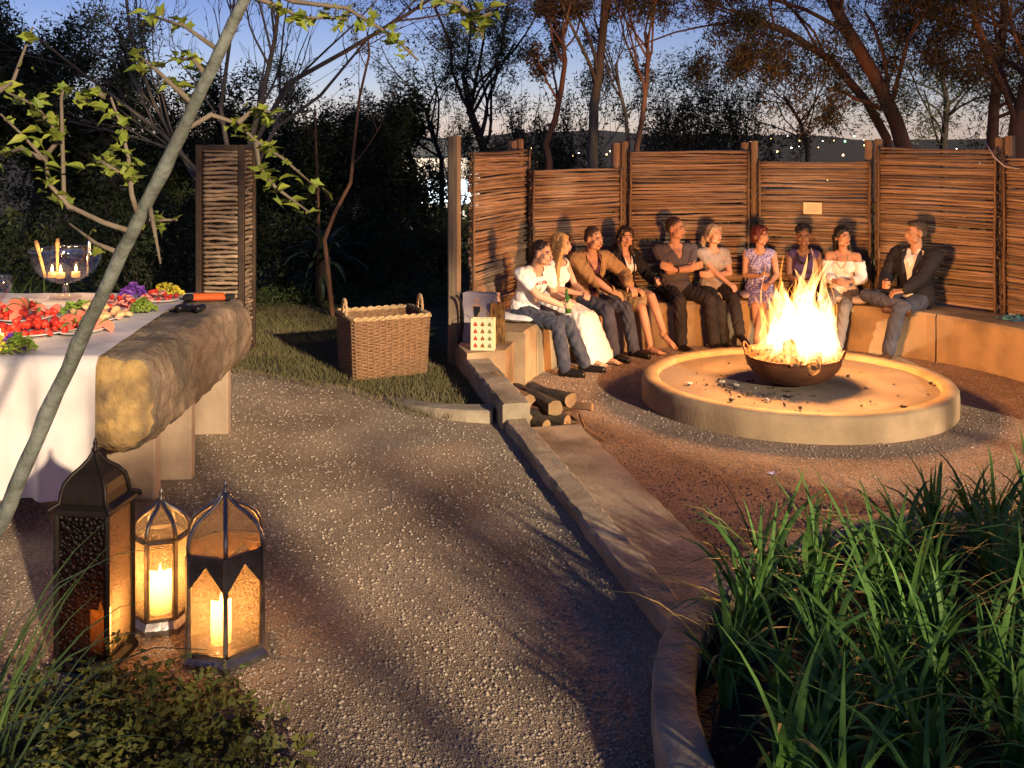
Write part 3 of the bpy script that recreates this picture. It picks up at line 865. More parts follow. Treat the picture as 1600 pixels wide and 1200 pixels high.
SEAT = BZ
def person(label, px, R, yaw, female, skin, k=1.0, lean=8, side=0, twist=0, head=(0, 0, 0), rw=None, lw=None, relb=None, lelb=None,
           rf=None, lf=None, rk=None, lk=None, top=None, bottom=None, shoes=None, hair=None, sleeve=.5, neck='round', topmat=None, botmat=None, shoemat=None, hairmat_=None,
           jacket=None, open_w=.05, hem=None, rhand=None, lhand=None, grip=(.5, .5), name='person', bulk=1.0, seat_off=0.0):
    pos = on_ring(px, R); tocen = FIRE - pos
    face = math.atan2(tocen.y, tocen.x) + rad(yaw)
    rz = face - math.pi / 2                       # local +Y looks at the fire, local +X is the person's right
    S = SEAT + seat_off
    W = (.925 if female else .97) * k
    hipz = S + .095
    pelvis = Vector((0, 0, hipz))
    RT = Matrix.Rotation(rad(twist), 3, 'Z') @ Matrix.Rotation(rad(side), 3, 'Y') @ Matrix.Rotation(-rad(lean), 3, 'X')
    T = lambda x, y, z: pelvis + RT @ Vector((x * W * bulk if abs(x) > 0 else 0, y * W, z * W))
    sw = .165 if female else .195
    sh = {1: T(sw, -.005, .45), -1: T(-sw, -.005, .45)}
    nk = T(0, -.012, .52)
    hc = T(0, .012, .685)                       # centre of the head
    hy, hp, ht = head
    # the head looks along its own heading (about the vertical), pitched and tilted
    RH = Matrix.Rotation(rad(hy), 3, 'Z') @ Matrix.Rotation(-rad(hp), 3, 'X') @ Matrix.Rotation(rad(ht), 3, 'Y')
    HS = (.96 if female else 1.02) * k
    Hd = lambda x, y, z: hc + RH @ Vector((x * HS, y * HS, z * HS))
    ua, fa = .275 * W, .25 * W
    th, sn = .43 * W, .43 * W
    wr = {}; el = {}
    for sgn, w, e in ((1, rw, relb), (-1, lw, lelb)):
        if w is None: w = (.10 * sgn, .34, .16)
        tgt = pelvis + Vector((w[0] * W, w[1] * W, w[2] * W))
        el[sgn], wr[sgn] = ik(sh[sgn], tgt, ua, fa, e or (.55 * sgn, -.35, -.75))
    hip = {1: pelvis + Vector((.092 * W, .03, -.005)), -1: pelvis + Vector((-.092 * W, .03, -.005))}
    an = {}; kn = {}; toe = {}
    for sgn, f_, kp in ((1, rf, rk), (-1, lf, lk)):
        f_ = f_ or (.12 * sgn, .47, 0, 0)
        tgt = Vector((f_[0], f_[1], .085 + f_[2]))
        kn[sgn], an[sgn] = ik(hip[sgn], tgt, th, sn, kp or (.12 * sgn, .5, 1))
        ty = rad(f_[3] if len(f_) > 3 else 8 * sgn * -1)
        tp = f_[4] if len(f_) > 4 else 0.0
        fd = Vector((-math.sin(ty), math.cos(ty), 0)) * math.cos(rad(tp)) + Vector((0, 0, math.sin(rad(tp))))
        toe[sgn] = (an[sgn] + Vector((0, 0, -.05 * W)) + fd * .15 * W, fd)
    # ---- hands
    def hand(mb, sgn, spec):
        d = (wr[sgn] - el[sgn]).normalized()
        if spec and 'dir' in spec: d = Vector(spec['dir']).normalized()
        nrm = Vector(spec['palm']) if spec and 'palm' in spec else Vector((-sgn * .5, .2, -.8))
        nrm = (nrm - d * nrm.dot(d)).normalized(); sidev = d.cross(nrm).normalized()
        curl = spec.get('curl', 35) if spec else 35
        hs = (.9 if female else 1.0) * k; w0 = wr[sgn]
        thumb = spec.get('thumb', None) if spec else None
        ts = thumb if thumb else (1 if (sidev.z > 0) else -1)
        kns = []
        for i, (o_, l) in enumerate(((-.033, .072), (-.011, .08), (.012, .076), (.033, .066))):
            o_ = -o_ * ts
            kp_ = w0 + d * .088 * hs + sidev * o_ * hs
            mb.cap(w0 + sidev * o_ * .5 * hs + d * .01, kp_, .0165 * hs, .0125 * hs, 8)
            c1, c2 = rad(curl), rad(curl * 2.0)
            q1 = kp_ + (d * math.cos(c1) + nrm * math.sin(c1)) * l * .52 * hs
            q2 = q1 + (d * math.cos(c2) + nrm * math.sin(c2)) * l * .48 * hs
            mb.cap(kp_, q1, .0105 * hs, .0095 * hs, 8); mb.cap(q1, q2, .0095 * hs, .0075 * hs, 8)
        t0 = w0 + d * .022 * hs + sidev * ts * .022 * hs
        t1 = t0 + (d * .6 + sidev * ts * .65 + nrm * .35).normalized() * .042 * hs
        t2 = t1 + (d * .8 + sidev * ts * .1 + nrm * .6).normalized() * .034 * hs
        mb.cap(t0, t1, .014 * hs, .011 * hs, 8); mb.cap(t1, t2, .011 * hs, .0085 * hs, 8)
        return w0 + d * .085 * hs + nrm * .03 * hs
    # ---- torso pieces shared by body and clothes
    def torso(mb, inf=0.0, up=True, hips=True):
        e = lambda c, r: mb.ell(c, tuple(q * W + inf for q in r), RT, 16, 12)
        bk = bulk
        if hips:
            mb.ell(pelvis + Vector((0, .0, 0)), ((.172 if female else .168) * W * bk + inf, .125 * W + inf, .105 * W + inf), None, 16, 12)
            e(T(0, -.01, .08), ((.145 if female else .155) * bk, .112 * bk, .11))
        e(T(0, 0, .19), ((.118 if female else .148) * bk, .098 * bk, .12))
        e(T(0, .005, .33), ((.135 if female else .165) * bk, .105 * bk, .14))
        if up:
            mb.cap(T(-sw + .03, -.01, .44), T(sw - .03, -.01, .44), .058 * W + inf, .058 * W + inf)
            mb.cap(T(-.06, -.012, .475), T(.06, -.012, .475), .045 * W + inf * .8, .045 * W + inf * .8)
        if female:
            for s in (-1, 1): e(T(s * .062, .075, .315), (.055, .05, .055))
        else:
            e(T(0, .05, .36), (.125 * bk, .065, .075))
    def arm(mb, sgn, f=1.0, inf=0.0, from_=0.0):
        a, b_, c = sh[sgn], el[sgn], wr[sgn]
        m_ = .88 if female else 1.04
        tot = f * 2
        u1 = min(1, tot)
        mb.cap(a, a.lerp(b_, u1), .054 * W * m_ + inf, (.054 + (.041 - .054) * u1) * W * m_ + inf)
        if tot > 1:
            u2 = tot - 1
            p = b_.lerp(c, u2 * .35); r = .042 * W * m_
            mb.cap(b_, p, .041 * W * m_ + inf, r + inf)
            mb.cap(p, b_.lerp(c, u2), r + inf, (.042 + (.027 - .042) * u2) * W * m_ + inf)
    def leg(mb, sgn, inf=0.0, f=1.0, flare=0.0):
        h, kk, a = hip[sgn], kn[sgn], an[sgn]
        m_ = .95 if female else 1.0
        mb.cap(h, kk, .088 * W * m_ + inf, .058 * W * m_ + inf)
        if f > .5:
            p = kk.lerp(a, .32); q = kk.lerp(a, (f - .5) * 2)
            mb.cap(kk, p, .056 * W * m_ + inf, .057 * W * m_ + inf + flare * .3)
            mb.cap(p, q, .057 * W * m_ + inf + flare * .3, .038 * W * m_ + inf + flare)
    # ---- body
    body = MB()
    torso(body); body.cap(nk - RT @ Vector((0, 0, .05)), hc + (nk - hc) * .25, (.05 if female else .06) * k, (.046 if female else .056) * k)
    for s in (-1, 1):
        arm(body, s); leg(body, s)
        hc_ = hand(body, s, rhand if s > 0 else lhand)
        if s > 0: rg = hc_
        else: lg = hc_
        t_, fd = toe[s]
        body.cap(an[s] + Vector((0, 0, -.01)), an[s] + Vector((0, 0, -.04 * W)) - fd * .02, .036 * W, .036 * W)
        body.cap(an[s] - fd * .025 + Vector((0, 0, -.048 * W)), t_ + Vector((0, 0, -.008)), .034 * W, .026 * W)
        if shoes in (None, 'sandal'):
            sd = fd.cross(Vector((0, 0, 1)))
            for i in range(5): body.cap(t_ + sd * (i - 2) * .016 * s + Vector((0, 0, -.012)), t_ + sd * (i - 2) * .018 * s + fd * (.05 - .006 * i) + Vector((0, 0, -.016)), .0105, .009, 8)
    HE = lambda c, r: body.ell(Hd(*c), tuple(q * HS for q in r), RH, 16, 12)
    HE((0, -.014, .03), (.076, .094, .084)); HE((0, .022, -.028), (.062 if not female else .058, .07, .084)); HE((0, .052, -.088), (.034 if not female else .027, .03, .026))
    for s in (-1, 1):
        HE((s * .04, .052, -.022), (.026, .026, .028)); HE((s * .080, -.008, -.012), (.012, .022, .034)); HE((s * .045, .03, -.072), (.026, .034, .028))
        HE((s * .03, .084, .020), (.022, .012, .009))
    body.cap(Hd(0, .086, .012), Hd(0, .106, -.030), .009 * HS, .0145 * HS, 8); HE((0, .094, -.060), (.024, .010, .012))
    jobs = [(body, .0068, 2)]; names = ['body']
    # ---- clothes
    parts = []
    def piece(nm, mb, mt, vox=.0095, it=4, pred=None): parts.append((nm, mb, mt, vox, it, pred))
    RTi = RT.inverted()
    def tl(c): return (RTi @ (c - pelvis)) / W          # torso coordinates: x, y forward, z up the spine
    def neckcut(c, n):
        q = tl(c)
        if neck == 'v': return q.z > .36 and abs(q.x) < .012 + (q.z - .36) * .52 and q.y > -.03 or (q.z > .475 and abs(q.x) < .075)
        if neck == 'collar': return q.z > .52 or (q.z > .45 and abs(q.x) < .012 + (q.z - .45) * .5 and q.y > .0)
        if neck == 'wide': return q.z > .445 and abs(q.x) < .115
        if neck == 'off': return q.z > .40
        return q.z > .478 and abs(q.x) < .078 or (q.z > .445 and q.y > .02 and abs(q.x) < .05)
    inner = .016
    if top:
        mb = MB(); torso(mb, inner)
        if top != 'sleeveless':
            for s in (-1, 1): arm(mb, s, sleeve, .006 if jacket else (.028 if top == 'blouse' else .013))
        if neck == 'collar': mb.cap(T(-.02, -.012, .50), T(.02, -.012, .50), .066, .066)
        if top in ('tee', 'polo', 'shirt', 'blouse'):
            mb.ell(T(0, .02, .06), (.165 * W * bulk, .135 * W * bulk, .10 * W), RT, 16, 10)
        piece('dress' if bottom in ('dress', 'long_dress') else ('shirt' if top in ('polo', 'shirt') else 'top'), mb, topmat, .0095, 4, neckcut)
        if bottom in ('dress', 'long_dress'):
            for i in range(7):
                t = i / 6; h = hip[1].lerp(hip[-1], t); kk = kn[1].lerp(kn[-1], t); a = an[1].lerp(an[-1], t)
                q = h.lerp(kk, 1.0 if bottom == 'long_dress' else .86)
                mb.cap(h, q, .10 * W, .078 * W)
                if bottom == 'long_dress':
                    mb.cap(kk, kk.lerp(a, .5), .08 * W, .085 * W); mb.cap(kk.lerp(a, .5), a + Vector((0, 0, -.005)), .085 * W, .10 * W)
    if bottom == 'skirt':
        mb = MB(); mb.ell(pelvis + Vector((0, 0, .01)), (.19 * W, .145 * W, .12 * W), None, 16, 12)
        for i in range(7):
            t = i / 6; h = hip[1].lerp(hip[-1], t); kk = kn[1].lerp(kn[-1], t); mb.cap(h, h.lerp(kk, .8), .105 * W, .078 * W)
        piece('skirt', mb, botmat)
    if bottom == 'trousers':
        mb = MB(); mb.ell(pelvis + Vector((0, 0, .0)), (.186 * W * bulk, .14 * W, .12 * W), None, 16, 12)
        for s in (-1, 1): leg(mb, s, .013, 1.0, .016)
        piece('trousers', mb, botmat)
    if jacket:
        mb = MB(); torso(mb, inner + .018); mb.ell(T(0, .0, .07), (.185 * W * bulk, .155 * W * bulk, .13 * W), RT, 16, 10)
        for s in (-1, 1): arm(mb, s, .95, .030)
        mb.cap(T(-.07, -.045, .50), T(.07, -.045, .50), .035, .035)
        def jc(c, n):
            q = tl(c)
            if q.z > .50 and abs(q.x) < .08 and q.y > -.03: return True
            w_ = open_w + max(0, q.z - .12) * .17 if q.z > .05 else open_w + (.05 - q.z) * .5
            return q.y > .05 and abs(q.x) < w_ and n.dot(RT @ Vector((0, 1, 0))) > .1 and q.z > -.06
        piece('jacket', mb, jacket, .0095, 4, jc)
        lp = MB()
        for s in (-1, 1):           # lapels
            a = [T(s * (.03), .145, .16), T(s * (.055), .142, .30), T(s * .085, .095, .44), T(s * .075, .03, .50)]
            lp.tube(a, [.012, .024, .030, .018], 6, flat=.3)
        parts.append(('lapel', lp, jacket, None, 0, None))
    if shoes in ('shoe', 'boot'):
        for s in (-1, 1):
            mb = MB(); t_, fd = toe[s]; a = an[s]
            mb.cap(a - fd * .03 + Vector((0, 0, -.045 * W)), t_ + fd * .04 + Vector((0, 0, -.004)), .042 * W, .034 * W)
            mb.cap(a + Vector((0, 0, -.0)), a + Vector((0, 0, -.04)), .046 * W, .044 * W)
            mb.cap(a - fd * .035 + Vector((0, 0, -.066 * W)), t_ + fd * .045 + Vector((0, 0, -.022)), .030 * W, .028 * W)
            piece('shoe', mb, shoemat, .0095, 2)
    if shoes == 'sandal':
        for s in (-1, 1):
            mb = MB(); t_, fd = toe[s]; sd = fd.cross(Vector((0, 0, 1)))
            mb.box((an[s] + t_) / 2 + Vector((0, 0, -.045)) + fd * .02, (.23, .075, .012), Matrix((fd, sd, sd.cross(fd))).transposed(), bev=.004)
            for q in (.25, .75): 
                c = an[s].lerp(t_, q) + Vector((0, 0, -.01)); mb.tube([c + sd * .04 + Vector((0, 0, -.03)), c + Vector((0, 0, .022)), c - sd * .04 + Vector((0, 0, -.03))], .006, 5)
            parts.append(('sandal', mb, shoemat, None, 0, None))
    # ---- hair
    hb = MB(); hE = lambda c, r: hb.ell(Hd(*c), tuple(q * HS for q in r), RH, 16, 12)
    if hair == 'short':
        hE((0, -.022, .042), (.080, .094, .082)); hE((0, -.05, -.01), (.074, .065, .06)); hE((0, .03, .088), (.062, .05, .03))
    elif hair == 'crop':
        hE((0, -.020, .038), (.079, .095, .082)); hE((0, -.05, -.01), (.073, .062, .055))
    elif hair == 'bob':
        hE((0, -.02, .045), (.092, .102, .085)); hE((0, -.055, -.03), (.085, .06, .075)); hE((0, .05, .085), (.068, .045, .03))
        for s in (-1, 1): hb.cap(Hd(s * .076, .005, .03), Hd(s * .074, .02, -.045), .026 * HS, .016 * HS)
    elif hair == 'curly':
        hE((0, -.03, .06), (.088, .09, .078)); hE((0, -.06, .0), (.08, .055, .06)); 
        rr2 = random.Random(5)
        for q in range(46):
            a = rr2.uniform(0, 6.28); e2 = rr2.uniform(.05, 1.4); hE((.085 * math.cos(a) * math.cos(e2), -.03 + .088 * math.sin(a) * math.cos(e2) , .06 + .075 * math.sin(e2)), (.018, .018, .018))
    elif hair in ('long', 'longback', 'pony'):
        hE((0, -.022, .045), (.086, .10, .084)); hE((0, -.06, -.02), (.08, .055, .08))
        for s in (-1, 1):
            hb.cap(Hd(s * .060, .045, .075), Hd(s * .082, .010, .0), .022 * HS, .022 * HS)
        if hair in ('long', 'longback'):
            for i in range(9):
                a = rad(-78 + 156 * i / 8); 
                c0 = Hd(.078 * math.sin(a), -.03 - .055 * math.cos(a), -.01)
                down = -.30 if hair == 'long' else -.34
                c1 = T(.10 * math.sin(a), -.085 - .03 * math.cos(a), .42) ; c2 = T(.10 * math.sin(a), -.115 - .03 * math.cos(a), .28)
                if hair == 'long' and abs(i - 4) >= 3:       # falls in front of the shoulders
                    sg = 1 if i > 4 else -1
                    c1 = T(sg * .085, .05, .43); c2 = T(sg * (.075 - .012 * (abs(i - 4) - 3)), .125, .24)
                hb.cap(c0, c1, .030, .028); hb.cap(c1, c2, .028, .014)
        else:
            c0 = Hd(0, -.105, .02); c1 = Hd(.02, -.15, -.06); c2 = Hd(.05, -.13, -.20); hb.cap(c0, c1, .034, .036); hb.cap(c1, c2, .036, .016)
    elif hair == 'side':                                  # long, swept over one shoulder
        hE((0, -.022, .045), (.088, .10, .085)); hE((0, -.06, -.02), (.082, .06, .08))
        hb.cap(Hd(-.06, .045, .075), Hd(-.084, .01, 0), .022, .022)
        for i in range(5):
            c0 = Hd(.05 + .012 * i, -.05 + .022 * i, -.01); c1 = T(.085 + .008 * i, .01 + .018 * i, .43); c2 = T(.075 + .006 * i, .09 + .008 * i, .20)
            hb.cap(Hd(.066, .03, .07), c0, .022, .026); hb.cap(c0, c1, .028, .030); hb.cap(c1, c2, .030, .012)
    if hair:
        RHi = RH.inverted()
        def fc(c, n):
            q = (RHi @ (c - hc)) / HS
            lim = .060 if hair in ('bob',) else .062
            return q.y > .066 and -.12 < q.z < lim and abs(q.x) < .062
        piece('hair', hb, hairmat_, .0075, 1 if hair == 'curly' else 2, fc)
    res = remesh([(body, .0068, 2)] + [(q[1], q[3], q[4]) for q in parts if q[3]])
    bme = res[0]; bme.materials.append(skin); bme.polygons.foreach_set('use_smooth', [True] * len(bme.polygons))
    root = link(name, bme, None, (pos.x, pos.y, 0), rz)
    tag(root, label, 'person', 'guests on the curved bench')
    i = 1
    for nm, mb, mt, vox, it, pred in parts:
        if vox:
            me = res[i]; i += 1
            if pred: cut(me, pred)
            if nm in ('top', 'shirt', 'dress', 'jacket', 'trousers', 'skirt'): wrinkle(me, .0026 if nm in ('top', 'shirt') else .0042, px)
            if nm == 'hair': strands(me, px)
            me.materials.append(mt); me.polygons.foreach_set('use_smooth', [True] * len(me.polygons))
            link(nm, me, root)
        else:
            par = [c for c in root.children if c.name.split('.')[0] == 'jacket'] if nm == 'lapel' else []
            mb.build(nm, mt, par[0] if par else root, smooth=True)
    # face
    for s in (-1, 1):
        MB().ell(Hd(s * .031, .0815, .002), (.0115 * HS, .009 * HS, .0050 * HS), RH, 10, 8).ell(Hd(s * .031, .0895, .002), (.0056 * HS, .0036 * HS, .0046 * HS), RH, 8, 6, mi=1).build('eye', [M['eye'], M['iris']], root, smooth=True)
        MB().tube([Hd(s * .014, .096, .022), Hd(s * .032, .096, .028), Hd(s * .050, .080, .021)], [.003, .0042, .002], 6).build('eyebrow', hairmat_ or M['h_brown'], root, smooth=True)
    lm = MB(); lm.tube([Hd(-.024, .088, -.060), Hd(-.008, .1015, -.056), Hd(.008, .1015, -.056), Hd(.024, .088, -.060)], [.002, .0052, .0052, .002], 6)
    lm.tube([Hd(-.022, .088, -.062), Hd(0, .102, -.067), Hd(.022, .088, -.062)], [.002, .006, .002], 6)
    lm.build('lips', M['lips'], root, smooth=True)
    Mw = Matrix.Translation((pos.x, pos.y, 0)) @ Matrix.Rotation(rz, 4, 'Z')
    return dict(root=root, T=T, Hd=Hd, W=W, rg=Mw @ rg, lg=Mw @ lg, Mw=Mw, wr=wr, el=el, RT=RT, pelvis=pelvis)

C = {}
C['white'] = cloth('white cotton', (.80, .78, .76)); C['whitedress'] = cloth('white dress cloth', (.78, .74, .74), bump=.6, bs=9, stretch=(1, 1, .3)); C['jeans'] = cloth('blue jeans', (.028, .034, .058), (.055, .062, .09), ns=10)
C['jeans2'] = cloth('faded jeans', (.065, .072, .11), (.04, .046, .07), ns=6); C['tan'] = cloth('tan blazer cloth', (.33, .20, .09), (.27, .165, .075)); C['black'] = cloth('black cloth', (.012, .011, .012)); C['darkblue'] = cloth('dark blazer cloth', (.017, .016, .022))
C['khaki'] = cloth('khaki cloth', (.30, .24, .15)); C['polo'] = cloth('charcoal polo cloth', (.085, .075, .085)); C['grey'] = cloth('grey tee cloth', (.36, .32, .30)); C['purple'] = cloth('purple top cloth', (.055, .035, .11))
C['blackshoe'] = mat('black shoe leather', (.012, .010, .010), .35); C['brownshoe'] = mat('brown shoe leather', (.06, .03, .017), .4); C['strap'] = mat('sandal leather', (.25, .15, .09), .5); C['greytr'] = cloth('grey trouser cloth', (.17, .155, .15)); C['blacktr'] = cloth('black trouser cloth', (.018, .015, .016), (.028, .024, .025))
C['print'] = mat('blue and white print', (.06, .05, .27), .8, (.46, .43, .58), 55, detail=1, bump=.2, bs=14)
C['darkred'] = mat('dark red print', (.30, .02, .03), .8); C['plum'] = cloth('plum tie', (.09, .03, .06))

P1 = person('man in a white printed tee and torn jeans leaning on his knees', 818, 2.70, 2, False, M['skin_a'], lean=24, twist=-24, head=(-4, 6, 0), rw=(.07, .44, .10), lw=(-.06, .46, .12),
            rf=(.13, .50, 0, 4), lf=(-.15, .60, 0, 6), top='tee', topmat=C['white'], sleeve=.27, bottom='trousers', botmat=C['jeans'], shoes='shoe', shoemat=C['blackshoe'], hair='crop', hairmat_=M['h_brown'],
            rhand=dict(dir=(-.75, .6, -.1), palm=(-.2, -.7, -.6), curl=48), lhand=dict(dir=(.6, .75, -.1), palm=(.5, -.6, -.5), curl=50))
P2 = person('blonde woman in a long white sleeveless dress beside the man in the white tee', 862, 2.72, 4, True, M['skin_a'], k=1.0, lean=10, head=(20, 2, 0), rw=(.02, .38, .14), lw=(-.08, .40, .13),
            rf=(.06, .50, 0, 0), lf=(-.14, .56, 0, -4), top='sleeveless', topmat=C['whitedress'], neck='wide', bottom='long_dress', shoes='sandal', shoemat=C['strap'], hair='side', hairmat_=M['h_blonde'],
            rhand=dict(dir=(-.8, .5, 0), palm=(0, -.5, -.8)), lhand=dict(dir=(.6, .6, 0), palm=(0, -.5, -.8)))
P3 = person('man in a tan blazer and jeans with his hands between his knees', 914, 2.72, 6, False, M['skin_b'], k=1.02, lean=14, twist=-16, head=(0, 8, 4), rw=(.05, .44, .10), lw=(-.14, .50, .17), lelb=(-.9, .1, -.4),
            rf=(.14, .52, 0, -2), lf=(-.16, .54, 0, 2), top='shirt', topmat=C['plum'], sleeve=.5, neck='v', bottom='trousers', botmat=C['jeans2'], shoes='shoe', shoemat=C['blackshoe'], hair='crop', hairmat_=M['h_ginger'], jacket=C['tan'], open_w=.04,
            rhand=dict(dir=(-.6, .7, -.3), palm=(-.2, -.3, -.9), curl=30), lhand=dict(dir=(.2, .8, -.4), palm=(0, -.3, -.9), curl=30))
P4 = person('dark haired woman in a black jacket and khaki skirt with bare crossed legs', 972, 2.76, 8, True, M['skin_a'], lean=4, head=(-22, 4, 0), rw=(.10, .34, .10), lw=(-.16, .42, .16),
            rf=(.04, .50, 0, 4), lf=(-.04, .62, .16, 6, -28), lk=(.1, .4, 1), top='tee', topmat=C['white'], neck='v', sleeve=.3, bottom='skirt', botmat=C['khaki'], shoes='sandal', shoemat=C['strap'], hair='long', hairmat_=M['h_brown'], jacket=C['black'], open_w=.055,
            rhand=dict(dir=(-.3, .8, -.3), palm=(-.1, -.3, -.9)), lhand=dict(dir=(.2, .8, .2), palm=(.9, .1, -.1), curl=42))
P5 = person('man in a charcoal polo shirt and black trousers with arms crossed', 1054, 2.74, 4, False, M['skin_b'], k=1.06, lean=1, head=(34, 2, 0), rw=(-.10, .19, .26), lw=(.12, .23, .25), relb=(1, .3, -.8), lelb=(-1, .3, -.8),
            rf=(.15, .46, 0, 2), lf=(-.22, .52, 0, 4), top='polo', topmat=C['polo'], sleeve=.34, neck='v', bottom='trousers', botmat=C['blacktr'], shoes='shoe', shoemat=C['blackshoe'], hair='crop', hairmat_=M['h_ginger'], bulk=1.1,
            rhand=dict(dir=(-.9, .2, .25), palm=(0, -1, 0), curl=25), lhand=dict(dir=(.85, -.1, .4), palm=(0, -1, 0), curl=20))
P6 = person('blonde woman in a grey tee with one arm across and black trousers', 1112, 2.74, 6, True, M['skin_a'], lean=5, head=(24, -2, 0), rw=(-.06, .40, .12), lw=(.08, .22, .20), lelb=(-1, .2, -.6),
            rf=(.03, .46, 0, 2), lf=(-.06, .66, .14, 8, -22), top='tee', topmat=C['grey'], sleeve=.26, bottom='trousers', botmat=C['blacktr'], shoes='shoe', shoemat=C['blackshoe'], hair='pony', hairmat_=M['h_ash'],
            rhand=dict(dir=(-.5, .7, -.4), palm=(0, -.4, -.9)), lhand=dict(dir=(.9, 0, .1), palm=(0, -1, 0), curl=22))
P7 = person('red haired woman in a blue and white patterned sleeveless dress', 1187, 2.74, -4, True, M['skin_b'], k=.98, lean=5, head=(58, 2, 0), rw=(.0, .24, .20), lw=(-.10, .36, .12),
            rf=(.02, .52, 0, 6), lf=(.06, .62, .06, 8, -20), lk=(-.1, .4, 1), top='sleeveless', topmat=C['print'], bottom='dress', shoes='sandal', shoemat=C['strap'], hair='bob', hairmat_=M['h_red'],
            rhand=dict(dir=(-.6, .5, .5), palm=(-.3, .4, -.4), curl=48), lhand=dict(dir=(.4, .7, -.1), palm=(0, -.4, -.9)))
P8 = person('woman in a purple sleeveless top with short black curly hair behind the flames', 1256, 2.74, 0, True, M['skin_c'], lean=9, head=(4, 8, 0), rw=(.02, .36, .14), lw=(-.06, .38, .15),
            rf=(.10, .46, 0, 0), lf=(-.10, .48, 0, 0), top='sleeveless', topmat=C['purple'], neck='round', bottom='trousers', botmat=C['black'], shoes='shoe', shoemat=C['blackshoe'], hair='curly', hairmat_=M['h_black'],
            rhand=dict(dir=(-.8, .5, 0), palm=(0, -.6, -.6)), lhand=dict(dir=(.8, .4, 0), palm=(0, -.6, -.6)))
P9 = person('woman in a white off the shoulder blouse with long dark hair right of the flames', 1318, 2.74, 0, True, M['skin_b'], lean=5, head=(44, 0, 0), rw=(.02, .33, .16), lw=(-.10, .32, .17),
            rf=(.08, .46, 0, 0), lf=(-.02, .52, 0, 6), top='blouse', topmat=C['whitedress'], neck='off', sleeve=.72, bottom='trousers', botmat=C['greytr'], shoes='shoe', shoemat=C['brownshoe'], hair='longback', hairmat_=M['h_black'],
            rhand=dict(dir=(-.8, .5, 0), palm=(0, -.6, -.6)), lhand=dict(dir=(.8, .4, .2), palm=(0, -.6, -.6)))
P10 = person('man in a dark blazer and white shirt with an ankle on his knee', 1430, 2.74, -6, False, M['skin_b'], k=1.07, lean=-2, head=(-34, 2, 0), rw=(.17, .33, .16), lw=(-.06, .35, .12), bulk=1.08,
             rf=(-.10, .42, .47, -62, 6), rk=(1, .35, .15), lf=(.04, .50, 0, 6), lk=(-.2, .5, 1), top='shirt', topmat=C['white'], sleeve=.5, neck='collar', bottom='trousers', botmat=C['jeans2'], shoes='shoe', shoemat=C['brownshoe'], hair='short', hairmat_=M['h_grey'], jacket=C['darkblue'], open_w=.055,
             rhand=dict(dir=(-.4, .8, .1), palm=(-.9, -.1, 0), curl=45), lhand=dict(dir=(.7, .6, -.1), palm=(0, -.4, -.9)))
bpy.data.scenes.remove(tmp_scene)

# ------------------------------------------------------------------ what they wear and hold
def letters(txt, size, m_, name, parent, place):
    """flat print: each letter is set by place(i, n) -> matrix"""
    obs = []
    mb = MB()
    for i, ch in enumerate(txt):
        cu = bpy.data.curves.new('t', 'FONT'); cu.body = ch; cu.size = size; cu.align_x = 'CENTER'; cu.extrude = .0006; cu.offset = size * .03
        ob = bpy.data.objects.new('t', cu); COL.objects.link(ob)
        bpy.context.view_layer.update()
        me = bpy.data.meshes.new_from_object(ob.evaluated_get(bpy.context.evaluated_depsgraph_get()))
        mt = place(i, len(txt))
        mb.add([mt @ v.co for v in me.vertices], [tuple(p.vertices) for p in me.polygons])
        bpy.data.objects.remove(ob); bpy.data.curves.remove(cu); bpy.data.meshes.remove(me)
    return mb.build(name, m_, parent)
def on_chest(Pn, child, x, z, fallback=.125):
    """point of a garment's front at torso coordinates x, z, with its normal"""
    W = Pn['W']; RT = Pn['RT']; o_ = Pn['pelvis'] + RT @ Vector((x * W, .5, z * W)); d_ = RT @ Vector((0, -1, 0))
    me = child.data; bm = bmesh.new(); bm.from_mesh(me)
    from mathutils.bvhtree import BVHTree
    key = me.name
    if key not in _bvh: _bvh[key] = BVHTree.FromBMesh(bm)
    bm.free()
    h = _bvh[key].ray_cast(o_, d_)
    return (h[0], h[1]) if h[0] is not None else (o_ + d_ * .37, -d_)
_bvh = {}
def kid(Pn, nm): return [c for c in Pn['root'].children if c.name.split('.')[0] == nm][0]
tee = kid(P1, 'top')
def setlet(i, n):
    t = (i - (n - 1) / 2) / n
    a = t * 1.5
    p, nrm = on_chest(P1, tee, -.15 * math.sin(a) * .80 - .01, .365 + .085 * math.cos(a) - .065)
    up = P1['RT'] @ Vector((0, 0, 1)); up = (up - nrm * up.dot(nrm)).normalized(); rt = up.cross(nrm).normalized()
    up2 = up * math.cos(-a) - rt * math.sin(a) * -1 * -1; up2 = (Matrix.Rotation(-a, 3, nrm) @ up); rt2 = up2.cross(nrm)
    mt = Matrix((rt2, up2, nrm)).transposed().to_4x4(); mt.translation = p + nrm * .004
    return mt
letters('ARIZONA', .048, C['darkred'], 'lettering', tee, setlet)
def emblem(dx, dz):
    p, nrm = on_chest(P1, tee, dx, dz); return p + nrm * .005
mb = MB()
for dx, dz, r in ((-.012, .345, .014), (-.004, .322, .012), (-.018, .322, .012), (-.012, .298, .013), (-.020, .275, .011), (-.004, .275, .011)):
    pts = [emblem(dx + r * .7 * math.cos(a), dz + r * math.sin(a)) for a in (0, 1.05, 2.1, 3.14, 4.2, 5.24, 6.28)]
    mb.tube(pts, .0016, 4)
mb.build('emblem', C['darkred'], tee)
def setnum(i, n):
    p, nrm = on_chest(P1, tee, -.012 + .016 * (.5 - i), .225)
    up = P1['RT'] @ Vector((0, 0, 1)); up = (up - nrm * up.dot(nrm)).normalized(); rt = up.cross(nrm)
    mt = Matrix((rt, up, nrm)).transposed().to_4x4(); mt.translation = p + nrm * .004; return mt
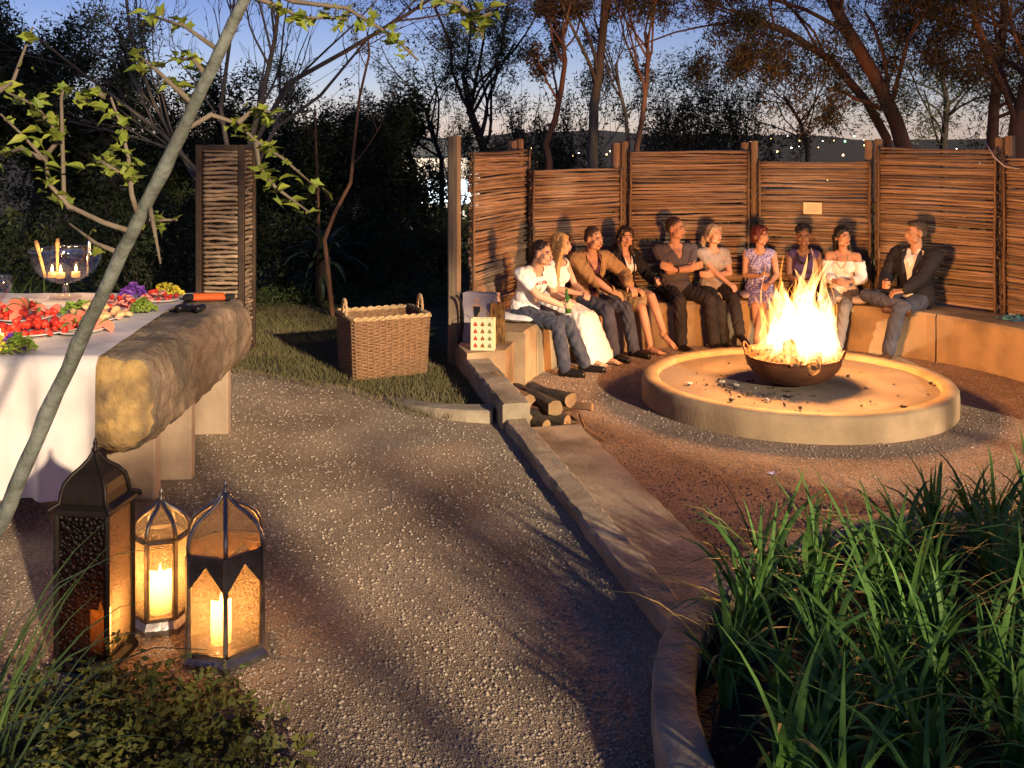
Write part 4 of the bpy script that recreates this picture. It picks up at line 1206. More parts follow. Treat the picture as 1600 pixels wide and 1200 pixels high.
letters('66', .045, C['darkred'], 'number_print', tee, setnum)

M['bottle'] = mat('green bottle glass', (.05, .16, .03), .12, spec=.6, trans=.35)
M['amber'] = mat('dark drink', (.05, .02, .012), .2)
M['glass'] = glassmat('clear glass', (1, .97, .94), .84, .05)
def bottle(p, tilt, rz, label):
    t = thing('bottle', label, 'bottle', p); t.rotation_euler = (rad(tilt), 0, rad(rz))
    MB().lathe([(.0001, 0), (.028, 0), (.031, .006), (.031, .12), (.028, .145), (.015, .175), (.0125, .20), (.0125, .228), (.0145, .23), (.0145, .238), (.010, .238)], 16).build('glass', M['bottle'], t, smooth=True)
    MB().lathe([(.0318, .05), (.0318, .105)], 16).build('paper_label', M['paper'], t, smooth=True)
def tumbler(p, label, h=.11):
    t = thing('drinking_glass', label, 'glass', p)
    MB().lathe([(.0001, 0), (.028, 0), (.034, h), (.0325, h), (.027, .006), (.0001, .006)], 20).build('tumbler', M['glass'], t, smooth=True)
    MB().lathe([(.0001, .0065), (.0262, .0065), (.031, h * .62), (.0001, h * .62)], 16).build('drink', M['amber'], t, smooth=True)
bottle(P1['lg'] + Vector((0, -.01, -.08)), -14, 20, 'green beer bottle held by the man in the white tee')
tumbler(P4['lg'] + Vector((0, 0, -.05)), 'glass of dark drink held by the woman in the black jacket')
tumbler(P10['rg'] + Vector((0, 0, -.05)), 'glass of dark drink held by the man in the dark blazer')
def wineglass(p, label):
    t = thing('wine_glass', label, 'glass', p)
    MB().lathe([(.0001, 0), (.03, .001), (.004, .006), (.0035, .07), (.02, .085), (.034, .115), (.031, .16), (.0295, .16), (.032, .115), (.018, .088), (.0001, .08)], 20).build('glass', M['glass'], t, smooth=True)
wineglass(P7['rg'] + Vector((0, 0, -.06)), 'clear wine glass held by the red haired woman')
# watch, necklaces
w5 = P5['wr'][-1]; e5 = P5['el'][-1]; ax = (w5 - e5).normalized(); u = ax.orthogonal().normalized(); v_ = ax.cross(u)
c5 = w5 - ax * .035
MB().tube([c5 + (u * math.cos(a) + v_ * math.sin(a)) * .034 for a in [q * math.pi / 8 for q in range(17)]], .009, 6).build('watch', C['black'], P5['root'], smooth=True)
def necklace(Pn, nm, w, drop, r, m_):
    T = Pn['T']; g = kid(Pn, nm)
    pts = []
    for q in range(17):
        a = math.pi * q / 16 ; x = w * math.cos(a); z = .475 - drop * math.sin(a)
        p, nrm = on_chest(Pn, Pn['root'], x, z); p2, n2 = on_chest(Pn, g, x, z)
        if (p2 - p).dot(nrm) > 0 and p2.z < p.z + .05: p = p2
        pts.append(p + nrm * (r + .004))
    MB().tube(pts, r, 6).build('necklace', m_, Pn['root'], smooth=True)
necklace(P8, 'top', .07, .10, .012, C['black'])
necklace(P9, 'top', .06, .15, .005, mat('bead necklace', (.45, .30, .18), .5))

# cushions and the blue cloth on the bench
M['cushion'] = cloth('cream cushion cloth', (.72, .64, .56)); M['cushion_w'] = cloth('white cushion cloth', (.72, .74, .80))
def cushion(px, R, label, m_, w=.42, d=.38, yaw=0):
    p = on_ring(px, R); to = FIRE - p; rz = math.atan2(to.y, to.x) - math.pi / 2 + rad(yaw)
    vs = []; fs = []; n = 14
    rr = random.Random(int(px))
    for side in (1, -1):
        for i in range(n + 1):
            for j in range(n + 1):
                x = -1 + 2 * i / n; y = -1 + 2 * j / n
                e = (1 - abs(x) ** 3.2) * (1 - abs(y) ** 3.2); e = max(e, 0) ** .45
                vs.append((x * w / 2 * (1 - .05 * abs(y) ** 2), y * d / 2 * (1 - .05 * abs(x) ** 2), .045 + side * .042 * e + .004 * vnoise(x * 3, y * 3, 1.5, px)))
    m = (n + 1) * (n + 1)
    for i in range(n):
        for j in range(n):
            a = i * (n + 1) + j; fs.append((a, a + n + 1, a + n + 2, a + 1)); fs.append((m + a, m + a + 1, m + a + n + 2, m + a + n + 1))
    o = MB().add(vs, fs).build('cushion', m_, None, (p.x, p.y, BZ), rz, smooth=True)
    tag(o, label, 'cushion', 'cushions on the bench')
cushion(812, 2.74, 'white cushion under the man in the white tee', M['cushion_w'], .55, .5)
cushion(1118, 2.66, 'cream cushion under the blonde woman in grey', M['cushion'])
cushion(1188, 2.64, 'cream cushion under the red haired woman', M['cushion'], .46)
cushion(1258, 2.64, 'cream cushion under the woman in the purple top', M['cushion'], .46)
cushion(1326, 2.64, 'cream cushion under the woman in the white blouse', M['cushion'], .46)
M['bluecloth'] = mat('blue green print', (.02, .05, .20), .8, (.12, .35, .28), 16, detail=2, bump=.3, bs=20)
vs = []; fs = []; n = 12
for i in range(n + 1):
    for j in range(n + 1):
        x = -.5 + i / n; y = -.5 + j / n
        vs.append((x * .36, y * .28, .006 + .035 * max(0, .6 + vnoise(x * 6, y * 6, 1, 3)) * (1 - (2 * x) ** 4) * (1 - (2 * y) ** 4)))
        fs += [(i * (n + 1) + j, (i + 1) * (n + 1) + j, (i + 1) * (n + 1) + j + 1, i * (n + 1) + j + 1)] if i < n and j < n else []
p = P(1592, 500, BZ)
tag(MB().add(vs, fs).build('folded_cloth', M['bluecloth'], None, (p.x, p.y + .05, BZ), .4, smooth=True), 'crumpled blue and green cloth lying on the bench at the right edge', 'cloth')
# ------------------------------------------------------------------ gift bags on the bench end
M['bag_grey'] = mat('lilac grey paper', (.36, .30, .34), .5, (.42, .37, .38), 3); M['bag_cream'] = mat('cream bag paper', (.70, .60, .36), .55, (.66, .56, .34), 5)
M['bag_gold'] = mat('gold and brown print', (.30, .17, .05), .4, (.035, .018, .01), 26, detail=3, stretch=(1.6, 1, .5)); M['print_skin'] = mat('printed skin', (.55, .33, .22), .6); M['print_black'] = mat('printed black', (.02, .018, .022), .6)
M['cord'] = mat('bag cord', (.30, .22, .12), .7)
CK = [mat('cake red', (.42, .05, .03), .6), mat('cake brown', (.22, .09, .03), .6), mat('cake green', (.16, .17, .06), .6), mat('cake orange', (.5, .2, .07), .6)]
def bag(px, py, z, w, h, d, m_, label, rz, art=None, dd=0.0):
    p = P(px, py, z) if z > 0 else P(px, py, 0); p = Vector((p.x, p.y + dd, z))
    t = thing('gift_bag', label, 'gift bag', p, rad(rz))
    vs = [(-w / 2, -d / 2, 0), (w / 2, -d / 2, 0), (w / 2, d / 2, 0), (-w / 2, d / 2, 0), (-w / 2, -d / 2, h), (w / 2, -d / 2, h), (w / 2, d / 2, h), (-w / 2, d / 2, h), (w / 2 - .02, 0, h), (-w / 2 + .02, 0, h), (w / 2 - .012, 0, h * .3), (-w / 2 + .012, 0, h * .3)]
    fs = [(3, 2, 1, 0), (0, 1, 5, 4), (2, 3, 7, 6), (1, 10, 8, 5), (1, 2, 10), (10, 2, 6, 8), (3, 11, 9, 7), (3, 0, 11), (11, 0, 4, 9)]
    MB().add(vs, fs).build('paper_body', m_, t)
    for s in (-1, 1):
        pts = [(w * .22 * math.cos(a), s * d / 2 * .98 + s * .002, h + .07 * math.sin(a)) for a in [math.pi * q / 10 for q in range(11)]]
        MB().tube(pts, .003, 5).build('cord_handle', M['cord'], t)
    if art: art(t, w, h, d)
    return t
def art_woman(t, w, h, d):
    y = -d / 2 - .002
    mb = MB()
    mb.ell((-.03, y, h * .86), (.02, .0015, .026), nu=10, nv=6); mb.add([(-.042, y, h * .80), (-.018, y, h * .80), (.02, y, h * .74), (.01, y, h * .64), (-.07, y, h * .64), (-.08, y, h * .74)], [(0, 1, 2, 3, 4, 5)])
    mb.build('printed_figure', M['print_skin'], t)
    MB().add([(-.066, y - .002, h * .73), (.006, y - .002, h * .73), (-.004, y - .002, h * .55), (.02, y - .002, h * .30), (-.08, y - .002, h * .30), (-.056, y - .002, h * .55)], [(0, 1, 2, 3, 4, 5)]).build('printed_dress', M['print_black'], t)
def art_cakes(t, w, h, d):
    y = -d / 2 - .002; k = 0
    for r in range(4):
        for c in range(3):
            x = (c - 1) * w * .30; z = h * (.83 - r * .225); s = .018
            MB().add([(x - s, y, z - s), (x + s, y, z - s), (x + s * .85, y, z), (x + s * .3, y, z + s * .9), (x, y, z + s * 1.3), (x - s * .3, y, z + s * .9), (x - s * .85, y, z)], [(0, 1, 2, 3, 4, 5, 6)]).build('printed_cake', CK[(k * 5 + r) % 4], t); k += 1
bag(752, 534, .40, .335, .46, .10, M['bag_grey'], 'lilac gift bag printed with a woman in a black dress', -14, art_woman, .02)
bag(755, 546, .40, .215, .285, .09, M['bag_cream'], 'cream gift bag printed with rows of little cakes', -6, art_cakes)
bag(777, 536, .40, .14, .38, .08, M['bag_gold'], 'narrow gold and brown patterned gift bag', 4, None, .0)
# low block under the bags: the bench end steps down to the ledge
o = MB().prism([(-.50, 9.78), (-.40, 9.40), (-.06, 9.55), (.02, 9.95), (-.12, 10.2), (-.42, 10.2)], -.2, .40).build('bench_end_block', M['concrete'])
tag(o, 'concrete block at the left bench end carrying the gift bags', 'block')

# ------------------------------------------------------------------ stick tower behind the serving table
tw = thing('stick_screen_tower', 'tall dark framed tower of horizontal sticks behind the serving table', 'tower', (-2.86, 10.58, LZ), rad(-1))
TS, TH = .42, 2.07
for sx in (-1, 1):
    for sy in (-1, 1):
        MB().box((sx * TS / 2, sy * TS / 2, TH / 2), (.055, .055, TH + .02), bev=.004).build('corner_post', M['darkwood'], tw)
for z in (.03, TH - .02):
    for a in range(4):
        R = Matrix.Rotation(a * math.pi / 2, 3, 'Z')
        MB().box(R @ Vector((0, -TS / 2, z)), (TS - .06, .035, .05), R).build('rail', M['darkwood'], tw)
rr = random.Random(61)
for a in range(4):
    for k in range(46):
        z = .07 + (TH - .12) * k / 45
        R = Matrix.Rotation(a * math.pi / 2, 3, 'Z'); c = R @ Vector((0, -TS / 2 + .004, z))
        link('stick', rr.choice(stick_meshes), tw, c, rot=(rr.uniform(0, 6), rr.gauss(0, .012), a * math.pi / 2), scale=((TS - .05) * rr.choice((1, -1)), 1.05, 1.05))

# ------------------------------------------------------------------ wicker basket
M['wicker'] = mat('wicker', (.27, .155, .08), .7, (.17, .095, .05), 30, bump=.2, bs=60)
M['wicker_pale'] = mat('pale cane', (.48, .34, .18), .6, (.36, .25, .13), 20)
bk = thing('wicker_basket', 'big square wicker log basket with two hoop handles on the lawn', 'basket', (-1.19, 9.72, LZ), rad(24))
bw, bd, bh = .72, .56, .54
def rrect(t, s, z):
    """point on the rounded outline, t in 0..1 ; s scale"""
    w, d = bw * s / 2, bd * s / 2; per = 2 * (bw + bd); u = (t % 1) * per
    if u < bw: p = (-w + 2 * w * u / bw, -d); n = (0, -1)
    elif u < bw + bd: p = (w, -d + 2 * d * (u - bw) / bd); n = (1, 0)
    elif u < 2 * bw + bd: p = (w - 2 * w * (u - bw - bd) / bw, d); n = (0, 1)
    else: p = (-w, d - 2 * d * (u - 2 * bw - bd) / bd); n = (-1, 0)
    return Vector((p[0], p[1], z)), Vector((n[0], n[1], 0))
NS = 44; mb = MB(); rr = random.Random(4)
for r in range(34):
    z = .012 + (bh - .03) * r / 33; s = .93 + .07 * z / bh; pts = []
    for k in range(NS * 2):
        p, nn = rrect((k + .5) / (NS * 2), s, z + rr.uniform(-.002, .002))
        wv = .0095 * (1 if ((k // 2) + r) % 2 else -1) * (1 if k % 2 == 0 else 1)
        pts.append(p + nn * wv)
    pts.append(pts[0]); mb.tube(pts, .0088, 5, cap=False)
w_ = mb.build('weave', M['wicker'], bk); w_['kind'] = 'stuff'
mb = MB()
for k in range(NS):
    a, _ = rrect((k + .25) / NS, .93, .0); b_, _ = rrect((k + .25) / NS, 1.0, bh)
    mb.tube([a, b_], .008, 5)
w_ = mb.build('stakes', M['wicker'], bk); w_['kind'] = 'stuff'
mb = MB()
for q in range(2):
    pts = []
    for k in range(121):
        p, nn = rrect(k / 120, 1.0, bh); a = k * .9 + q * math.pi
        pts.append(p + nn * .012 * math.cos(a) + Vector((0, 0, .012 * math.sin(a))))
    mb.tube(pts, .012, 5, cap=False)
mb.build('braided_rim', M['wicker_pale'], bk)
MB().box((0, 0, .02), (bw * .9, bd * .9, .02)).build('base_board', M['wicker'], bk)
for s in (-1, 1):
    mb = MB()
    for q in range(3):
        pts = []
        for k in range(25):
            a = math.pi * k / 24; b2 = k * 1.1 + q * 2.09
            pts.append(Vector((s * (bw / 2 + .0), .075 * math.cos(a), bh - .04 + .19 * math.sin(a) ** .8)) + Vector((.008 * math.cos(b2), .008 * math.sin(b2), 0)))
        mb.tube(pts, .0075, 5)
    mb.build('hoop_handle', M['wicker_pale'], bk)

# ------------------------------------------------------------------ stone serving table
M['limestone'] = mat('pale stone slab', (.36, .27, .19), .85, (.28, .21, .15), 5, bump=.3, bs=20)
tb = thing('stone_table', 'massive rough stone beam table on slab legs under the buffet', 'table', (0, 0, 0))
from mathutils import noise as mnoise
# rough beam along y
TY0, TY1 = 5.92, 8.2
vs = []; fs = []; nl = 110; nc = 64
rr = random.Random(17)
for i in range(nl + 1):
    t = i / nl; y = TY0 + (TY1 - TY0) * t
    for q in range(nc):
        a = 2 * math.pi * q / nc; c, s_ = math.cos(a), math.sin(a)
        e = (abs(c) ** 3.0 + abs(s_) ** 3.0) ** (-1 / 3.0)
        rx, rz_ = .26, .275
        nv_ = Vector((c * 1.1, s_ * 1.1, y * 2.0)); k = 1 + .10 * mnoise.fractal(nv_ * 1.5, .9, 2.1, 3) + .055 * mnoise.fractal(nv_ * 6, .8, 2.1, 4) - .05 * max(0, .25 - abs(mnoise.noise(nv_ * 2.3))) * 2
        endk = 1 - .22 * max(0, (abs(t - .5) * 2 - .93) / .07) ** 2.2
        x = -2.27 + rx * e * c * k * endk; z = .835 + rz_ * e * s_ * k * endk
        if s_ > .5: z = min(z, 1.10 + .012 * mnoise.noise(Vector((x * 7, y * 7, 3))))
        yy = y + (.05 * mnoise.noise(Vector((x * 6, z * 6, 1))) + .15 * (z - .835)) * max(0, 1 - i / 8)
        vs.append((x, yy, z))
for i in range(nl):
    for q in range(nc):
        q2 = (q + 1) % nc; fs.append((i * nc + q, (i + 1) * nc + q, (i + 1) * nc + q2, i * nc + q2))
c0 = len(vs); vs.append((-2.27, TY0 - .03, .8)); vs.append((-2.27, TY1 + .03, .8))
for q in range(nc):
    q2 = (q + 1) % nc; fs.append((c0, q, q2)); fs.append((c0 + 1, nl * nc + q2, nl * nc + q))
bmb = MB().add(vs, fs); bmb.m = [1 if (len(f) == 3 and f[0] == c0) or (len(f) == 4 and max(f) < 3 * nc) else 0 for f in fs]
M['stone_end'] = mat('broken yellow stone face', (.40, .27, .10), .9, (.24, .16, .07), 12, bump=1.0, bs=26, third=(.12, .085, .05), ts=5)
bmb.build('stone_beam', [M['stone'], M['stone_end']], tb, smooth=True)
MB().box((-3.2, 7.02, 1.02), (1.5, 2.3, .16), bev=.02).build('table_slab', M['limestone'], tb)
for x, y, w, d in ((-2.30, 6.42, .30, .10), (-2.22, 6.78, .34, .11), (-2.26, 7.8, .34, .11), (-3.3, 6.4, .5, .12), (-3.3, 7.8, .5, .12)):
    MB().box((x, y, (.86 if x > -3 else .94) / 2 - .1 + .1), (w, d, (.86 if x > -3 else .94)), Matrix.Rotation(rad(4 if y > 6.6 else -3), 3, 'Z'), bev=.008).build('slab_leg', M['limestone'], tb)

# white cloth over the table slab, hanging at the near end
M['linen'] = cloth('white table linen', (.62, .585, .57), bump=.25, bs=7)
cx0, cx1, cy0, cy1, cz = -3.98, -2.42, 5.84, 8.20, 1.118
vs = []; fs = []
nx, ny = 44, 60
for j in range(ny + 1):
    for i in range(nx + 1):
        x = cx0 + (cx1 - cx0) * i / nx
        s = -.78 + (cy1 - cy0 + .78) * j / ny
        # right edge runs diagonally over the stone
        if s >= 0:
            y = cy0 + s; z = cz + .004 * vnoise(x * 5, y * 5, 1, 2)
            x = x + (.13 * (i / nx) ** 2 * max(0, 1 - s / 1.6))
        else:
            x = x + (.13 * (i / nx) ** 2)
            z = cz + s; y = cy0 - .03 * min(1, -s / .05) - .05 * (math.sin(x * 19 + .6 * math.sin(s * 3)) + .5 * math.sin(x * 41 + 1)) * min(1, -s / .5) * .7
        vs.append((x, y, z))
for j in range(ny):
    for i in range(nx):
        a = j * (nx + 1) + i; fs.append((a, a + 1, a + nx + 2, a + nx + 1))
o = MB().add(vs, fs).build('tablecloth', M['linen'], None, smooth=True)
tag(o, 'white cloth draped over the serving table and hanging at its near end', 'tablecloth')

# ------------------------------------------------------------------ buffet on the cloth
TZ = 1.125
M['straw'] = mat('strawberry', (.55, .02, .015), .35, (.62, .06, .03), 30, bump=.2, bs=80); M['melon'] = mat('melon flesh', (.75, .16, .10), .4, (.80, .28, .18), 12); M['rind'] = mat('melon rind', (.12, .22, .05), .5)
M['pastry'] = mat('pastry', (.55, .34, .14), .6, (.62, .45, .22), 12); M['greens'] = mat('salad green', (.12, .22, .03), .5, (.25, .32, .05), 15); M['yellowfl'] = mat('yellow petal', (.75, .58, .04), .5, (.65, .62, .08), 8); M['purplefl'] = mat('violet petal', (.16, .05, .34), .5); M['pink'] = mat('pink slices', (.72, .33, .26), .4, (.65, .22, .18), 14)
M['platter'] = mat('glazed platter', (.62, .60, .56), .25); M['steel'] = mat('polished steel', (.55, .54, .52), .22, metal=1.0)
M['wax'] = mat('candle wax', (.85, .62, .36), .5, trans=.6)
M['woodsp'] = mat('wooden spoon', (.42, .24, .09), .6, (.33, .18, .07), 9)
M['cflame'] = emat('candle flame', (1, .62, .22), 14.0)
def berry(s, seed):
    mb = MB(); mb.lathe([(.0001, -.022 * s), (.008 * s, -.018 * s), (.016 * s, -.004 * s), (.018 * s, .006 * s), (.012 * s, .014 * s), (.0001, .016 * s)], 9); return mb.mesh('strawberry', M['straw'], True)
straw = [berry(1.0, 1), berry(1.25, 2)]
def melon():
    mb = MB(); vs = []; n = 9
    for y in (-.008, .008):
        for k in range(n): a = math.pi * k / (n - 1); vs.append((.055 * math.cos(a), y, .055 * math.sin(a)))
    mb.add(vs, [tuple(range(n)), tuple(range(2 * n - 1, n - 1, -1)), (0, n - 1, 2 * n - 1, n)] , 0)
    mb.add(vs, [(k, n + k, n + k + 1, k + 1) for k in range(n - 1)], 1); return mb.mesh('melon_slice', [M['melon'], M['rind']])
mel = melon()
def roll():
    return MB().ell((0, 0, 0), (.035, .022, .018), nu=10, nv=6).mesh('pastry', M['pastry'], True)
rol = roll()
def sliceset():
    return MB().lathe([(.0001, -.004), (.024, -.004), (.026, 0), (.024, .004), (.0001, .004)], 12).mesh('ham_slice', M['pink'], True)
ham = sliceset()
def leafpile(m_, n, r, h, size, seed):
    rr = random.Random(seed); mb = MB()
    for k in range(n):
        a = rr.uniform(0, 6.28); q = r * math.sqrt(rr.random()); z = h * (1 - (q / r) ** 2) * rr.uniform(.4, 1)
        R = Euler((rr.uniform(-.9, .9), rr.uniform(-.9, .9), rr.uniform(0, 6.28))).to_matrix(); c = Vector((q * math.cos(a), q * math.sin(a), z)); s = size * rr.uniform(.7, 1.3)
        mb.add([c + R @ Vector(v) * s for v in ((0, -1, 0), (.6, -.2, .18), (.35, .7, .05), (0, 1, -.1), (-.35, .7, .05), (-.6, -.2, .18))], [(0, 1, 2, 3), (0, 3, 4, 5)])
    return mb
def platter(x, y, r, label, fill, nfill, lab2, grp, seed, ell=.7, z=0.0):
    t = thing('platter', label, 'platter', (x, y, TZ + z), rad(seed * 13))
    o = MB().lathe([(.0001, .002), (r * .7, .002), (r, .018), (r * 1.0, .023), (r * .7, .008), (.0001, .008)], 28); o.v = [(a, b_ * ell, c) for a, b_, c in o.v]; o.build('dish', M['platter'], t, smooth=True)
    rr = random.Random(seed)
    for k in range(nfill):
        a = rr.uniform(0, 6.28); q = r * .86 * math.sqrt(rr.random()); h = .018 + .085 * (1 - (q / r) ** 1.5) * (k / nfill)
        me = rr.choice(fill)
        f = link(me.name.split('.')[0], me, None, (x + q * math.cos(a), y + q * math.sin(a) * ell, TZ + z + h), rot=(rr.uniform(-.7, .7) + (0 if me is not mel else 0), rr.uniform(-.7, .7), rr.uniform(0, 6.28)))
        tag(f, lab2, 'food', grp)
platter(-2.95, 6.52, .30, 'platter heaped with red strawberries at the front of the buffet', straw, 90, 'red strawberry heaped on the front platter', 'strawberries on the front platter', 3)
platter(-2.66, 6.55, .17, 'platter of pink melon slices right of the strawberries', [mel], 16, 'pink melon slice on the platter by the strawberries', 'melon slices', 5)
platter(-2.75, 7.02, .24, 'platter of pastries in the middle of the buffet', [rol, ham, rol], 46, 'small pastry or rolled slice on the middle platter', 'pastries on the middle platter', 7)
platter(-2.80, 7.45, .26, 'platter of pink cold cuts on the far half of the buffet', [ham, ham, straw[0]], 60, 'pink slice on the far cold cut platter', 'slices on the far platter', 9)
platter(-3.30, 7.05, .28, 'platter of mixed fruit at the left of the buffet', [straw[0], mel, ham, straw[1]], 60, 'red fruit piece on the left platter', 'fruit on the left platter', 11)
platter(-2.60, 7.75, .16, 'small platter of fruit near the orange box', [ham, straw[0]], 24, 'fruit piece on the small far platter', 'fruit on the small far platter', 13)
for i, (x, y, m_, r, lab) in enumerate([(-2.95, 5.98, 'yellowfl', .17, 'heap of yellow flowers at the near edge of the tablecloth'), (-3.24, 5.99, 'yellowfl', .15, 'yellow flowers at the near left of the tablecloth'), (-2.84, 6.0, 'purplefl', .06, 'violet flowers among the yellow ones at the near edge'),
                               (-2.62, 8.0, 'yellowfl', .13, 'yellow flowers at the far end of the buffet'), (-2.86, 7.98, 'purplefl', .10, 'violet flowers behind the trunk at the far end of the buffet'), (-2.95, 7.2, 'greens', .13, 'heap of green salad leaves beside the pastries'), (-2.78, 5.96, 'greens', .09, 'green leaves at the near corner of the tablecloth'), (-2.55, 7.3, 'greens', .09, 'green garnish right of the cold cuts')]):
    tag(leafpile(M[m_], 170, r, .09, .02, 30 + i).build('flower_heap' if 'flower' in lab else 'salad_heap', M[m_], None, (x, y, TZ + .012)), lab, 'flowers' if 'flower' in lab else 'salad', None)
def glass_bowl(x, y, r, label, lift=.10):
    t = thing('glass_bowl', label, 'bowl', (x, y, TZ))
    prof = [(.0001, 0), (r * .45, 0), (r * .42, .012), (r * .10, .03), (r * .08, lift)]
    bp = [(r * math.sin(a), lift + r * .95 * (1 - math.cos(a))) for a in [math.pi * .5 * q / 10 for q in range(1, 11)]]
    inn = [(q - .008, z + .006) for q, z in bp[::-1]]
    MB().lathe(prof + bp + [(r * .985, lift + r * 1.02), (r * .965, lift + r * 1.02)] + inn + [(.0001, lift + .012)], 36).build('bowl', M['glass'], t, smooth=True)
    return t
glass_bowl(-3.36, 7.95, .265, 'big clear glass punch bowl lit by candles on the buffet')
glass_bowl(-3.42, 6.78, .20, 'clear glass bowl cut by the left photo edge')
for i, (x, y, tx, ty, m_, lab) in enumerate([(-3.50, 7.92, -.30, .1, 'woodsp', 'wooden serving handle leaning out of the punch bowl, left'), (-3.44, 7.99, -.10, .25, 'woodsp', 'orange wooden spoon standing in the punch bowl, middle'), (-3.22, 8.0, .03, .12, 'steel', 'steel ladle handle standing in the punch bowl, right')]):
    a = Vector((x, y, TZ + .15)); d = Vector((tx, ty, 1)).normalized()
    mb = MB(); mb.tube([a, a + d * .18, a + d * .25, a + d * .29], [.010, .012, .017, .013], 8, flat=.6); tag(mb.build('serving_spoon', M[m_], None, smooth=True), lab, 'spoon', 'spoons in the punch bowl')
def tealight(x, y, z, label, e=1.5, r=.028, h=.05, fs=1.0):
    t = thing('candle', label, 'candle', (x, y, z))
    MB().lathe([(.0001, 0), (r, 0), (r, h), (r * .8, h - .004), (.0001, h - .008)], 14).build('wax', M['wax'], t, smooth=True)
    f = MB().lathe([(.0001, h), (.006 * fs, h + .006 * fs), (.0075 * fs, h + .014 * fs), (.004 * fs, h + .028 * fs), (.0001, h + .04 * fs)], 8).build('flame', M['cflame'], t, smooth=True)
    ld = bpy.data.lights.new('candle_light', 'POINT'); ld.energy = e; ld.color = (1, .55, .22); ld.shadow_soft_size = .02
    lo = bpy.data.objects.new('candle_light', ld); COL.objects.link(lo); lo.location = (x, y, z + h + .055)
for (x, y), w in (((-3.44, 7.90), 'left'), ((-3.36, 7.86), 'middle'), ((-3.27, 7.92), 'right')):
    tealight(x, y, TZ + .155, f'floating candle burning inside the punch bowl, {w} of three', 2.6, .03, .04, 1.5)
tealight(-3.02, 6.22, TZ, 'candle burning in front of the strawberries', 2.2)
M['orange'] = mat('orange plastic', (.62, .10, .015), .4, (.5, .08, .015), 8); M['blackpl'] = mat('black plastic', (.014, .013, .014), .35)
ob = thing('orange_case', 'orange and black hand tool lying on the far end of the stone beam', 'tool', (-2.28, 7.86, 1.112), rad(8))
MB().box((.02, 0, .03), (.26, .075, .05), bev=.012, taper=.9).build('casing', M['orange'], ob, smooth=False)
MB().box((-.12, -.01, .03), (.08, .07, .045), bev=.01).build('grip', M['blackpl'], ob); MB().box((.175, 0, .028), (.07, .055, .04), bev=.008).build('nozzle', M['blackpl'], ob)
kb = thing('black_gadget', 'black gadget lying on the stone beam in front of the orange one', 'gadget', (-2.26, 7.42, 1.108), rad(-12))
MB().box((0, 0, .02), (.20, .06, .04), bev=.012).build('body', M['blackpl'], kb)
for s in (-1, 1): MB().tube([(s * .07, -.05, .02), (s * .07, .05, .025)], [.028, .024], 12).build('knob', M['blackpl'], kb, smooth=True)

# ------------------------------------------------------------------ candle lanterns
M['silver'] = mat('worn silver metal', (.30, .28, .27), .35, (.16, .14, .13), 14, metal=.9, bump=.1, bs=40)
M['bronze'] = mat('dark bronze metal', (.018, .013, .011), .5, (.012, .009, .008), 12, metal=.4)
M['pierced'] = glassmat('pierced dark pane', (.14, .08, .035), .975, .5, .6, 60.)
M['hammer'] = glassmat('hammered glass', (1, .86, .66), .88, .12, .8, 95.)
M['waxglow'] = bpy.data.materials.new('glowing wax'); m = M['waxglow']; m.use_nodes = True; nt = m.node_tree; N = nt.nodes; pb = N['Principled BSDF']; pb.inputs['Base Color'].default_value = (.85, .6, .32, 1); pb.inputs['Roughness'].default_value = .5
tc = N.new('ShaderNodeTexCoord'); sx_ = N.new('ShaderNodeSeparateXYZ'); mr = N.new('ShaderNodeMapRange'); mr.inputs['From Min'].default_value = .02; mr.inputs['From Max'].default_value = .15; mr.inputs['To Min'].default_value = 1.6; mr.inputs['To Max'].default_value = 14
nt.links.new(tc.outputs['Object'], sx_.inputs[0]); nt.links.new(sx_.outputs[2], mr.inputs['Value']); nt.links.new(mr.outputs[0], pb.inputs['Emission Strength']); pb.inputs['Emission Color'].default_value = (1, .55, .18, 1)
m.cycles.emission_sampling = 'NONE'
def pillar_candle(x, y, z, label, r=.036, h=.14, e=3.0):
    t = thing('pillar_candle', label, 'candle', (x, y, z)); rr = random.Random(int(x * 1000))
    mb = MB(); prof = [(.0001, 0), (r, 0), (r * 1.02, h * .5), (r, h), (r * .75, h - .012), (.0001, h - .02)]; mb.lathe(prof, 18)
    mb.v = [(a, b_, c + (.012 * math.sin(math.atan2(b_, a) * 2 + 1) if c > h * .9 else 0)) for a, b_, c in mb.v]
    mb.build('wax', M['waxglow'], t, smooth=True)
    MB().lathe([(.0001, h - .015), (.007, h), (.009, h + .010), (.005, h + .028), (.0001, h + .045)], 8).build('flame', M['cflame'], t, smooth=True)
    ld = bpy.data.lights.new('candle_light', 'POINT'); ld.energy = e; ld.color = (1, .52, .18); ld.shadow_soft_size = .025
    lo = bpy.data.objects.new('candle_light', ld); COL.objects.link(lo); lo.location = (x, y, z + h + .05)
